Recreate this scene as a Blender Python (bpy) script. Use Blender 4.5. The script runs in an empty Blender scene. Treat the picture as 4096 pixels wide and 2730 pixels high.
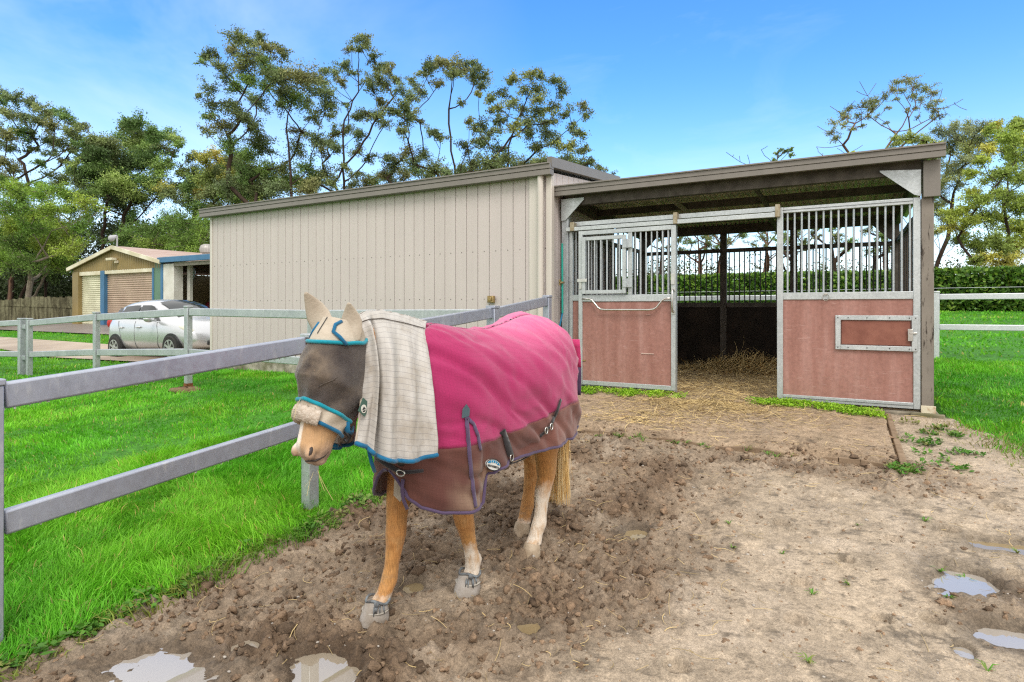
import bpy, bmesh, math, random
import numpy as np
from mathutils import Vector, Matrix, Euler
random.seed(7); RNG = np.random.default_rng(11)
SC = bpy.context.scene
COL = SC.collection
PI = math.pi
# ---------------------------------------------------------------- measured view (photo pixels -> metres)
FPX, CX, HOR, CZ = 2345.0, 2048.0, 1227.0, 1.55
YAW = math.radians(29.6); SN, CS = math.sin(YAW), math.cos(YAW)
def W(sx, sy, Z):
    """world point of a measured photo position at distance Z along the view axis"""
    X = (sx-CX)/FPX*Z
    return Vector((X*CS-Z*SN, X*SN+Z*CS, CZ-(sy-HOR)/FPX*Z))
def onY(sx, sy, y):
    k = (sx-CX)/FPX
    return W(sx, sy, y/(k*SN+CS))
def onZ(sx, sy, z):
    return W(sx, sy, (CZ-z)*FPX/(sy-HOR))

# ---------------------------------------------------------------- noise
def _hash(ix, iy, iz, seed):
    h = (ix.astype(np.int64)*374761393 + iy.astype(np.int64)*668265263 + iz.astype(np.int64)*2147483647 + seed*974634777) & 0xFFFFFFFF
    h = ((h ^ (h >> 13))*1274126177) & 0xFFFFFFFF
    h = ((h ^ (h >> 16))*2246822519) & 0xFFFFFFFF
    return ((h ^ (h >> 15)) & 0xFFFFFF)/float(0xFFFFFF)
def vnoise(x, y, z=None, seed=0):
    x = np.asarray(x, float); y = np.asarray(y, float); z = np.zeros_like(x) if z is None else np.asarray(z, float)
    ix, iy, iz = np.floor(x), np.floor(y), np.floor(z)
    fx, fy, fz = x-ix, y-iy, z-iz
    fx = fx*fx*(3-2*fx); fy = fy*fy*(3-2*fy); fz = fz*fz*(3-2*fz)
    r = 0
    for dx in (0, 1):
        for dy in (0, 1):
            for dz in (0, 1):
                w = (fx if dx else 1-fx)*(fy if dy else 1-fy)*(fz if dz else 1-fz)
                r = r + w*_hash(ix+dx, iy+dy, iz+dz, seed)
    return r
def fbm(x, y, z=None, oct=4, seed=0, gain=0.5):
    a, s, t = 1.0, 0.0, 0.0
    for o in range(oct):
        f = 2.0**o
        s = s + a*(vnoise(np.asarray(x)*f+17.3*o, np.asarray(y)*f+5.1*o, None if z is None else np.asarray(z)*f, seed+o)-0.5)
        t += a; a *= gain
    return s/t*2
def worley(x, y, seed=0):
    x = np.asarray(x, float); y = np.asarray(y, float)
    ix, iy = np.floor(x), np.floor(y); best = np.full(x.shape, 9.0); z0 = np.zeros_like(x)
    for dx in (-1, 0, 1):
        for dy in (-1, 0, 1):
            cx, cy = ix+dx, iy+dy
            px = cx+_hash(cx, cy, z0, seed); py = cy+_hash(cx, cy, z0, seed+99)
            best = np.minimum(best, (px-x)**2+(py-y)**2)
    return np.sqrt(best)
def sstep(a, b, t):
    t = np.clip((np.asarray(t, float)-a)/(b-a), 0, 1); return t*t*(3-2*t)
def gR(y): return np.interp(y, [-30, 0, 1.15, 2.2, 3.3, 4.3, 5.35, 6.2, 7.5, 9, 13.6, 30, 60, 160, 500], [-.3, .02, .05, .08, .10, .18, .28, .33, .36, .42, .57, 1.38, 1.8, 2.4, 3])
def gL(y): return np.interp(y, [-30, 0, 5.25, 8, 13, 30, 160, 500], [-.3, -.05, .18, .21, .72, 1.0, 2.4, 3])
def G(x, y):
    """ground height"""
    t = sstep(-15, -7, x)
    z = gL(y)*(1-t)+gR(y)*t
    return z + .04*sstep(-3.0, -3.3, x)*sstep(0, 2, y)*(1-sstep(5, 9, y))

# ---------------------------------------------------------------- mesh builder
class MB:
    def __init__(s): s.v = []; s.f = []
    def add(s, v, f):
        n = len(s.v); s.v += [tuple(p) for p in v]; s.f += [tuple(i+n for i in q) for q in f]; return s
    def box(s, x0, x1, y0, y1, z0, z1):
        return s.add([(x0,y0,z0),(x1,y0,z0),(x1,y1,z0),(x0,y1,z0),(x0,y0,z1),(x1,y0,z1),(x1,y1,z1),(x0,y1,z1)],
                     [(0,3,2,1),(4,5,6,7),(0,1,5,4),(1,2,6,5),(2,3,7,6),(3,0,4,7)])
    def beam(s, a, b, w, h, up=(0,0,1)):
        """rectangular bar from a to b, w wide, h high"""
        a, b = Vector(a), Vector(b); d = (b-a).normalized(); sd = d.cross(Vector(up))
        if sd.length < 1e-4: sd = d.cross(Vector((0,1,0)))
        sd.normalize(); u = sd.cross(d); sd = sd*(w/2); u = u*(h/2)
        v = [a-sd-u, a+sd-u, a+sd+u, a-sd+u, b-sd-u, b+sd-u, b+sd+u, b-sd+u]
        return s.add(v, [(0,1,2,3),(7,6,5,4),(4,5,1,0),(5,6,2,1),(6,7,3,2),(7,4,0,3)])
    def loft(s, rings, closed=True, cap=True):
        n = len(rings[0]); base = len(s.v)
        for r in rings: s.v += [tuple(p) for p in r]
        m = n if closed else n-1
        for i in range(len(rings)-1):
            for j in range(m):
                a = base+i*n+j; b = base+i*n+(j+1) % n
                s.f.append((a, b, b+n, a+n))
        if cap and closed:
            s.f.append(tuple(base+j for j in reversed(range(n))))
            s.f.append(tuple(base+(len(rings)-1)*n+j for j in range(n)))
        return s
    def tube(s, pts, rad, n=8, cap=True, flat=1.0):
        pts = [Vector(p) for p in pts]
        if not hasattr(rad, '__len__'): rad = [rad]*len(pts)
        ref = None; rings = []
        for i, p in enumerate(pts):
            d = (pts[min(i+1, len(pts)-1)]-pts[max(i-1, 0)]).normalized()
            if ref is None: ref = d.orthogonal().normalized()
            sd = (ref-d*ref.dot(d))
            sd = sd.normalized() if sd.length > 1e-5 else d.orthogonal().normalized()
            ref = sd; u = d.cross(sd)
            rings.append([p+(sd*math.cos(2*PI*j/n)*flat+u*math.sin(2*PI*j/n))*rad[i] for j in range(n)])
        return s.loft(rings, True, cap)
    def ell(s, c, r, nu=14, nv=8, rot=None):
        rings = []
        for i in range(nv+1):
            a = -PI/2+PI*i/nv; q = max(math.cos(a), 1e-3)
            rings.append([(r[0]*q*math.cos(2*PI*j/nu), r[1]*q*math.sin(2*PI*j/nu), r[2]*math.sin(a)) for j in range(nu)])
        R = rot if rot is not None else Matrix.Identity(3)
        return s.loft([[Vector(c)+R@Vector(p) for p in g] for g in rings])
    def lathe(s, c, prof, n=20, axis=None):
        A = axis if axis is not None else Matrix.Identity(3)
        return s.loft([[Vector(c)+A@Vector((r*math.cos(2*PI*j/n), r*math.sin(2*PI*j/n), z)) for j in range(n)] for r, z in prof])
    def grid(s, P):
        """P[i][j] points"""
        base = len(s.v); n = len(P[0])
        for r in P: s.v += [tuple(p) for p in r]
        for i in range(len(P)-1):
            for j in range(n-1):
                a = base+i*n+j; s.f.append((a, a+1, a+n+1, a+n))
        return s
    def build(s, name, m, parent=None, smooth=None, bevel=0, seg=2, loc=None, solid=0, subd=0):
        me = bpy.data.meshes.new(name); me.from_pydata(s.v, [], s.f); me.update()
        return finish(me, name, m, parent, smooth, bevel, seg, loc, solid, subd)
def finish(me, name, m, parent=None, smooth=None, bevel=0, seg=2, loc=None, solid=0, subd=0):
    if m is not None: me.materials.append(m)
    if smooth is not None:
        me.polygons.foreach_set('use_smooth', [True]*len(me.polygons))
        if smooth < 180: me.set_sharp_from_angle(angle=math.radians(smooth))
    o = bpy.data.objects.new(name, me); COL.objects.link(o)
    if parent is not None: o.parent = parent
    if loc is not None: o.location = loc
    if solid:
        q = o.modifiers.new('t', 'SOLIDIFY'); q.thickness = solid; q.offset = 0
    if bevel:
        q = o.modifiers.new('b', 'BEVEL'); q.width = bevel; q.segments = seg; q.limit_method = 'ANGLE'; q.angle_limit = math.radians(40)
        if smooth is None:
            me.polygons.foreach_set('use_smooth', [True]*len(me.polygons)); me.set_sharp_from_angle(angle=math.radians(35))
    if subd:
        q = o.modifiers.new('s', 'SUBSURF'); q.levels = subd; q.render_levels = subd
    return o
def np_mesh(name, verts, faces, m, parent=None, smooth=False, cols=None, cname='tint'):
    """verts (n,3), faces (k,4) or (k,3), cols: per-vertex rgb"""
    me = bpy.data.meshes.new(name); verts = np.asarray(verts, np.float32); faces = np.asarray(faces, np.int32)
    k, c = faces.shape
    me.vertices.add(len(verts)); me.vertices.foreach_set('co', verts.ravel())
    me.loops.add(k*c); me.loops.foreach_set('vertex_index', faces.ravel())
    me.polygons.add(k); me.polygons.foreach_set('loop_start', np.arange(k, dtype=np.int32)*c)
    me.polygons.foreach_set('loop_total', np.full(k, c, np.int32))
    if smooth: me.polygons.foreach_set('use_smooth', np.ones(k, bool))
    if cols is not None:
        a = me.color_attributes.new(cname, 'FLOAT_COLOR', 'POINT')
        a.data.foreach_set('color', np.concatenate([cols, np.ones((len(cols), 1))], 1).astype(np.float32).ravel())
    me.update(calc_edges=True); me.validate()
    if m is not None: me.materials.append(m)
    o = bpy.data.objects.new(name, me); COL.objects.link(o)
    if parent is not None: o.parent = parent
    return o
def empty(name, loc=(0,0,0), rz=0):
    o = bpy.data.objects.new(name, None); COL.objects.link(o); o.location = loc; o.rotation_euler = (0,0,rz); o.empty_display_size = .2
    return o
def tag(o, label=None, cat=None, group=None, kind=None):
    for k, v in (('label', label), ('category', cat), ('group', group), ('kind', kind)):
        if v: o[k] = v
    return o

# ---------------------------------------------------------------- materials
class NT:
    def __init__(s, name):
        s.m = bpy.data.materials.new(name); s.m.use_nodes = True; s.t = s.m.node_tree; s.b = s.t.nodes['Principled BSDF']
        s.tc = None
    def n(s, typ, **kw):
        q = s.t.nodes.new(typ)
        for k, v in kw.items(): setattr(q, k, v)
        return q
    def l(s, a, b): s.t.links.new(a, b)
    def co(s, kind='Object', scale=(1,1,1), rot=(0,0,0)):
        if s.tc is None: s.tc = s.n('ShaderNodeTexCoord')
        if kind == 'Pos':
            src = s.n('ShaderNodeNewGeometry').outputs['Position']
        else: src = s.tc.outputs[kind]
        mp = s.n('ShaderNodeMapping'); mp.inputs['Scale'].default_value = scale; mp.inputs['Rotation'].default_value = rot
        s.l(src, mp.inputs['Vector']); return mp.outputs[0]
    def noise(s, vec, scale, detail=4, rough=.55, dist=0):
        q = s.n('ShaderNodeTexNoise'); q.inputs['Scale'].default_value = scale; q.inputs['Detail'].default_value = detail
        q.inputs['Roughness'].default_value = rough; q.inputs['Distortion'].default_value = dist
        s.l(vec, q.inputs['Vector']); return q.outputs['Fac']
    def ramp(s, fac, stops):
        q = s.n('ShaderNodeValToRGB'); e = q.color_ramp.elements
        while len(e) < len(stops): e.new(.5)
        for i, (p, c) in enumerate(stops):
            e[i].position = p; e[i].color = (c, c, c, 1) if not hasattr(c, '__len__') else (*c[:3], 1)
        s.l(fac, q.inputs[0]); return q.outputs[0]
    def mix(s, f, a, b, mode='MIX'):
        q = s.n('ShaderNodeMix', data_type='RGBA', blend_type=mode)
        for sock, v in ((q.inputs[0], f), (q.inputs[6], a), (q.inputs[7], b)):
            if hasattr(v, 'links') or isinstance(v, bpy.types.NodeSocket): s.l(v, sock)
            elif hasattr(v, '__len__'): sock.default_value = (*v[:3], 1)
            else: sock.default_value = v
        return q.outputs[2]
    def math(s, op, a, b=0.0, clamp=False):
        q = s.n('ShaderNodeMath', operation=op); q.use_clamp = clamp
        for i, v in enumerate((a, b)):
            if isinstance(v, bpy.types.NodeSocket): s.l(v, q.inputs[i])
            else: q.inputs[i].default_value = v
        return q.outputs[0]
    def attr(s, name):
        q = s.n('ShaderNodeAttribute'); q.attribute_name = name; return q.outputs['Color']
    def sep(s, vec):
        q = s.n('ShaderNodeSeparateXYZ'); s.l(vec, q.inputs[0]); return q.outputs
    def bump(s, h, strength=.3, dist=.01):
        q = s.n('ShaderNodeBump'); q.inputs['Strength'].default_value = strength; q.inputs['Distance'].default_value = dist
        s.l(h, q.inputs['Height']); s.l(q.outputs[0], s.b.inputs['Normal']); return q
    def set(s, col=None, rough=None, metal=None, spec=None, **kw):
        d = {'Base Color': col, 'Roughness': rough, 'Metallic': metal, 'Specular IOR Level': spec}; d.update(kw)
        for k, v in d.items():
            if v is None: continue
            if isinstance(v, bpy.types.NodeSocket): s.l(v, s.b.inputs[k])
            elif hasattr(v, '__len__'): s.b.inputs[k].default_value = (*v[:3], 1)
            else: s.b.inputs[k].default_value = v
        return s
def simple(name, c1, c2=None, scale=6, rough=.6, metal=0, spec=.4, bump=0, bscale=None, stretch=(1,1,1), detail=5, lo=.35, hi=.65, coord='Object', bdist=.01):
    t = NT(name); c2 = c2 or tuple(v*.75 for v in c1)
    v = t.co(coord, stretch); f = t.noise(v, scale, detail)
    t.set(t.ramp(f, [(lo, c1), (hi, c2)]), rough, metal, spec)
    if bump: t.bump(t.noise(v, bscale or scale*4, 5), bump, bdist)
    return t.m
M = {}
def galv(name, c=(.50,.53,.55), dark=(.36,.39,.41), sp0=.88):
    """galvanised steel: zinc spangle, pale streaks, dull shine"""
    t = NT(name); v = t.co('Pos')
    q = t.n('ShaderNodeTexVoronoi'); q.inputs['Scale'].default_value = 70; t.l(v, q.inputs['Vector'])
    sp = t.ramp(t.sep(q.outputs['Color'])[0], [(0, sp0), (1, 2-sp0-.04)])
    base = t.ramp(t.noise(v, 3.5, 6, .65), [(.3, c), (.72, dark)])
    wh = t.ramp(t.noise(t.co('Pos', (1,1,.25)), 16, 5, .7), [(.56, 0.0), (.75, .55)])
    colr = t.mix(wh, t.mix(1.0, base, sp, 'MULTIPLY'), (.66,.68,.69))
    t.set(colr, t.ramp(t.noise(v, 22, 4), [(.3, .34), (.7, .55)]), .55, .5)
    t.bump(t.noise(v, 60, 3), .06, .004); return t.m
M['galv'] = galv('galvanised_steel')
M['galv_blue'] = galv('galvanised_rail', (.42,.45,.53), (.32,.345,.42), .965)
M['galv_white'] = galv('white_painted_rail', (.70,.72,.75), (.58,.61,.65))
M['galv_frame'] = galv('galvanised_frame', (.56,.59,.60), (.42,.45,.46))
M['steel_shaded'] = simple('weathered_shaded_steel', (.12,.105,.09), (.06,.05,.043), 7, .7, .2, .3, .15)  # weathered galvanised steel, with under-roof shade put into its dark colour
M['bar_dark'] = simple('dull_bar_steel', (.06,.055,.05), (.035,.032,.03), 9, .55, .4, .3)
M['rust'] = simple('rust', (.22,.09,.035), (.10,.045,.02), 30, .85, 0, .2, .4)
def cladding(name, c, dirt, rough=.5):
    t = NT(name); v = t.co('Pos')
    st = t.noise(t.co('Pos', (9,9,.35)), 1.0, 5, .6)
    big = t.noise(v, .9, 4)
    f = t.ramp(st, [(.35, 0.0), (.8, .55)])
    low = t.ramp(t.sep(v)[2], [(0.0, 1.0), (1.0, 0.0)])
    colr = t.mix(f, t.ramp(big, [(.3, c), (.7, tuple(q*.93 for q in c))]), dirt)
    t.set(colr, rough, .05, .45); t.bump(t.noise(v, 1.6, 2), .05, .02); return t.m
M['clad'] = cladding('beige_metal_cladding', (.56,.497,.478), (.46,.405,.385))
M['clad_trim'] = cladding('pale_corner_trim', (.62,.57,.52), (.45,.40,.35))
M['gutter'] = cladding('grey_gutter', (.205,.185,.165), (.15,.135,.12), .42)
M['roof_galv'] = galv('zinc_roof_sheet', (.52,.55,.58), (.42,.45,.48))
M['roof_under'] = simple('grimy_roof_underside', (.74,.69,.58), (.46,.42,.35), 2.5, .7, .25, .3, stretch=(3,.5,1), coord='Pos')
def brownpost():
    t = NT('weathered_grey_paint'); v = t.co('Pos')
    a = t.ramp(t.noise(t.co('Pos', (6,6,1.2)), 3.2, 6, .7), [(.56, 0.0), (.64, 1.0)])
    c = t.mix(a, t.ramp(t.noise(v, 5, 4), [(.3, (.235,.205,.175)), (.7, (.19,.165,.14))]), (.035,.025,.018))
    t.set(c, .55, .1, .4); return t.m
M['post_paint'] = brownpost()
def redply():
    """faded red form-ply board with scuffs and pale streaks"""
    t = NT('faded_red_board'); v = t.co('Pos')
    st = t.noise(t.co('Pos', (5,5,.5)), 1.6, 5, .6)
    b = t.ramp(st, [(.3, (.27,.125,.10)), (.52, (.325,.16,.132)), (.75, (.40,.225,.195))])
    mot = t.ramp(t.noise(v, 26, 6, .7), [(.35, .86), (.65, 1.1)])
    sc = t.ramp(t.noise(t.co('Pos', (1.2,1.2,8), (0,.35,0)), 5, 6, .75), [(.58, 0.0), (.70, .55)])
    c = t.mix(sc, t.mix(1.0, b, mot, 'MULTIPLY'), (.52,.34,.31))
    t.set(c, .5, 0, .35); t.bump(t.noise(v, 50, 3), .05, .003); return t.m
M['redply'] = redply()
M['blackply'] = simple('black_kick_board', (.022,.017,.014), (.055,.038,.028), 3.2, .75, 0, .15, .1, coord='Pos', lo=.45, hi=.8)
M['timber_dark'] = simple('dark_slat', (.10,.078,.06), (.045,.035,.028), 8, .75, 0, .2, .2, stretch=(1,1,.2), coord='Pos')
def concrete(name, c, moss=True):
    t = NT(name); v = t.co('Pos')
    b = t.ramp(t.noise(v, 7, 7, .65), [(.3, c), (.7, tuple(q*.6 for q in c))])
    if moss:
        f = t.ramp(t.noise(v, 3.1, 5), [(.42, 0.0), (.62, .75)]); b = t.mix(f, b, (.085,.085,.025))
        g = t.ramp(t.noise(v, 2.2, 5, .7), [(.5, 0.0), (.7, .85)]); b = t.mix(g, b, (.03,.025,.018))
    t.set(b, .85, 0, .3); t.bump(t.noise(v, 40, 5), .35, .01); return t.m
M['concrete_moss'] = concrete('mossy_concrete', (.33,.29,.22))
M['concrete'] = concrete('grey_concrete', (.40,.38,.34), False)
M['white_paint'] = simple('off_white_paint', (.66,.65,.60), (.54,.52,.46), 3, .6)
M['black'] = simple('black_plastic', (.015,.015,.016), (.03,.03,.03), 8, .5)
M['chrome'] = simple('polished_steel', (.62,.61,.58), (.5,.49,.46), 9, .25, .9, .5)
M['brass'] = simple('tarnished_brass', (.42,.30,.13), (.28,.2,.09), 20, .45, .6)
M['teal_plastic'] = simple('teal_plastic', (.012,.30,.24), (.01,.24,.19), 5, .4)
M['blue_plastic'] = simple('blue_plastic', (.02,.20,.38), (.02,.16,.3), 5, .4)
# ---------------------------------------------------------------- camera, light, sky
cam = bpy.data.cameras.new('camera'); cam_o = bpy.data.objects.new('camera', cam); COL.objects.link(cam_o)
cam.sensor_width = 36; cam.lens = FPX/4096*36; cam.clip_start = .05; cam.clip_end = 3000
cam.shift_y = -(1365-HOR)/4096
cam_o.location = (0,0,CZ); cam_o.rotation_euler = (PI/2, 0, YAW); SC.camera = cam_o
SC.view_settings.view_transform = 'Standard'; SC.view_settings.look = 'None'; SC.view_settings.gamma = 1; SC.view_settings.exposure = .42
try: SC.view_settings.use_curve_mapping = False
except Exception: pass
SC.render.engine = 'CYCLES'; SC.cycles.max_bounces = 6; SC.cycles.diffuse_bounces = 4; SC.cycles.glossy_bounces = 3; SC.cycles.transmission_bounces = 4
SC.cycles.transparent_max_bounces = 8; SC.cycles.caustics_reflective = False; SC.cycles.caustics_refractive = False
try: SC.cycles.use_denoising = False; SC.cycles.filter_width = 1.25
except Exception: pass
EL, AZ = math.radians(52), math.radians(205)    # sun: behind and to the right of the photographer, veiled by cloud
wd = bpy.data.worlds.new('World'); SC.world = wd; wd.use_nodes = True
nt = wd.node_tree; bg = nt.nodes['Background']
def wn(t, **k):
    q = nt.nodes.new(t)
    for a, b in k.items(): setattr(q, a, b)
    return q
sky = wn('ShaderNodeTexSky', sky_type='NISHITA'); sky.sun_disc = False; sky.sun_elevation = EL
sun_dir = Vector((math.sin(math.radians(35)), -math.cos(math.radians(35)), 0))*math.cos(EL)+Vector((0,0,math.sin(EL)))
sky.sun_rotation = math.atan2(sun_dir.x, sun_dir.y)
sky.air_density = 1.15; sky.dust_density = .4; sky.ozone_density = 5.0; sky.altitude = 100
hs = wn('ShaderNodeHueSaturation'); hs.inputs['Saturation'].default_value = 1.25; hs.inputs['Value'].default_value = 1.42; hs.inputs['Hue'].default_value=.503
nt.links.new(sky.outputs[0], hs.inputs['Color'])
tcw = wn('ShaderNodeTexCoord'); sp = wn('ShaderNodeSeparateXYZ'); nt.links.new(tcw.outputs['Generated'], sp.inputs[0])
def wm(op, a, b=0., clamp=False):
    q = wn('ShaderNodeMath', operation=op); q.use_clamp = clamp
    for i, v in enumerate((a, b)):
        if isinstance(v, bpy.types.NodeSocket): nt.links.new(v, q.inputs[i])
        else: q.inputs[i].default_value = v
    return q.outputs[0]
def wnoise(scale, vs=(1,1,1), detail=5, rough=.6, dist=0):
    mp = wn('ShaderNodeMapping'); mp.inputs['Scale'].default_value = vs; nt.links.new(tcw.outputs['Generated'], mp.inputs[0])
    q = wn('ShaderNodeTexNoise'); q.inputs['Scale'].default_value = scale; q.inputs['Detail'].default_value = detail; q.inputs['Roughness'].default_value = rough; q.inputs['Distortion'].default_value = dist
    nt.links.new(mp.outputs[0], q.inputs[0]); return q.outputs[0]
def wmix(f, a, b):
    q = wn('ShaderNodeMix', data_type='RGBA')
    for s_, v in ((q.inputs[0], f), (q.inputs[6], a), (q.inputs[7], b)):
        if isinstance(v, bpy.types.NodeSocket): nt.links.new(v, s_)
        elif hasattr(v, '__len__'): s_.default_value = (*v, 1)
        else: s_.default_value = v
    return q.outputs[2]
CLOUD = 7.7
fw = wm('ADD', wm('MULTIPLY', sp.outputs[0], -SN), wm('MULTIPLY', sp.outputs[1], CS))     # how far ahead a direction points
front = wm('SUBTRACT', sp.outputs[2], wm('MULTIPLY', fw, .535))                             # edge of the cloud bank overhead
bank = wm('MULTIPLY', wm('SUBTRACT', wm('ADD', front, wm('MULTIPLY', wm('SUBTRACT', wnoise(3), .5), .10)), .0), 6.0, True)
# thin high haze streaks and the pale band low on the horizon
wisp = wm('MULTIPLY', wm('SUBTRACT', wnoise(2.2, (1,1,3.2), 7, .62, .6), .53), 1.9, True)
lowp = wm('POWER', wm('SUBTRACT', 1.0, wm('MULTIPLY', sp.outputs[2], 2.6, True)), 2.2)
left = wm('MULTIPLY', wm('SUBTRACT', wm('MULTIPLY', sp.outputs[0], -1.0), .42), 2.6, True)
veil = wm('MULTIPLY', wm('MULTIPLY', left, wm('SUBTRACT', wnoise(1.7, (1,1,2.2), 6, .6, .8), .36)), 1.5, True)
skyc = wmix(wm('MAXIMUM', wm('MULTIPLY', wisp, .34), wm('MULTIPLY', veil, .8)), hs.outputs[0], (CLOUD*.78, CLOUD*.86, CLOUD*1.0))
skyc = wmix(wm('MULTIPLY', lowp, .72), skyc, (CLOUD*.80, CLOUD*.88, CLOUD*1.0))
skyc = wmix(bank, skyc, (CLOUD, CLOUD*.985, CLOUD*.96))
nt.links.new(skyc, bg.inputs['Color']); bg.inputs['Strength'].default_value = .15
sl = bpy.data.lights.new('sun', 'SUN'); sl.energy = 1.75; sl.angle = math.radians(26); sl.color = (1.0,.955,.89)
so = bpy.data.objects.new('sun', sl); COL.objects.link(so); so.rotation_euler = sun_dir.to_track_quat('Z', 'Y').to_euler(); so.location = (0,0,20)

# ---------------------------------------------------------------- ground
YX0, YX1, YY0, YY1 = -3.35, 2.6, .5, 7.5          # the trampled yard in front of the stable
def yard_edge(x, y):
    """>0 inside the bare yard, metres from its ragged grass edge"""
    n = fbm(x*1.3, y*1.3, oct=4, seed=5)
    left = x-(-3.05+.10*n)
    right = np.where(y > 5.2, (.95+.55*(7.4-np.minimum(y, 7.4))*.55+.25*n)-x, 9)
    return np.minimum(left, right)
def ground_col(x, y):
    n = fbm(x*.35, y*.35, oct=4, seed=3)[:, None]; n2 = fbm(x*2.1, y*2.1, oct=3, seed=8)[:, None]
    lawn = np.array([.045,.17,.012])*(1+.25*n+.25*n2)
    litter = np.array([.09,.075,.045])*(1+.4*n+.3*n2)
    mud = np.array([.27,.205,.145])*(1+.15*n+.15*n2)
    far = sstep(0, 3, np.where(x < -9, y-(14.5), y-33))[:, None]
    c = lawn*(1-far)+litter*far
    e = sstep(-.02, .1, yard_edge(x, y))*(y < 7.6)*(x < 14)
    e = np.where((y < 5.4) & (x > -3), 1, e)[:, None]
    return c*(1-e)+mud*e
def soil(name, rough=.85, fine=90, bump=.5):
    t = NT(name); v = t.co('Pos'); a = t.attr('tint')
    f = t.ramp(t.noise(v, fine, 5, .7), [(.28, .55), (.72, 1.38)])
    g = t.mix(1.0, t.ramp(t.noise(v, 5, 5, .6), [(.3, .84), (.7, 1.14)]), t.ramp(t.noise(v, fine*.30, 7, .72), [(.30, .62), (.5, 1.0), (.70, 1.28)]), 'MULTIPLY')
    t.set(t.mix(1.0, t.mix(1.0, a, f, 'MULTIPLY'), g, 'MULTIPLY'), rough, 0, .3)
    t.bump(t.math('ADD', t.noise(v, fine*.8, 6, .7), t.math('MULTIPLY', t.noise(v, fine*.28, 6, .75), 2.2)), bump, .014); return t
def axis(lo, hi, fine_lo, fine_hi, step):
    a = list(np.arange(fine_lo, fine_hi+1e-6, step)); s = step; v = fine_hi
    while v < hi: s *= 1.22; v += s; a.append(v)
    s = step; v = fine_lo; b = []
    while v > lo: s *= 1.22; v -= s; b.append(v)
    return np.array(b[::-1]+a)
gx, gy = axis(-600, 600, -20, 12, .2), axis(-250, 700, -2, 16, .2)
XX, YY = np.meshgrid(gx, gy); xs, ys = XX.ravel(), YY.ravel()
zs = G(xs, ys)+.02*fbm(xs*.8, ys*.8, seed=2)*(np.abs(xs) < 60)
inside = sstep(0, .25, np.minimum(np.minimum(xs-YX0, YX1-xs), np.minimum(ys-YY0, YY1-ys)))
zs = zs-.16*inside
zs = zs-.3*((xs > -3.4) & (xs < .8) & (ys > 7.7) & (ys < 11.2))
n = len(gx)
ii = (np.arange(len(gy)-1)[:, None]*n+np.arange(n-1)[None, :]).ravel()
go = np_mesh('ground', np.stack([xs, ys, zs], 1), np.stack([ii, ii+1, ii+n+1, ii+n], 1), soil('ground_soil', .9, 30).m, smooth=True, cols=np.clip(ground_col(xs, ys), 0, 1))
tag(go, kind='structure')

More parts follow.
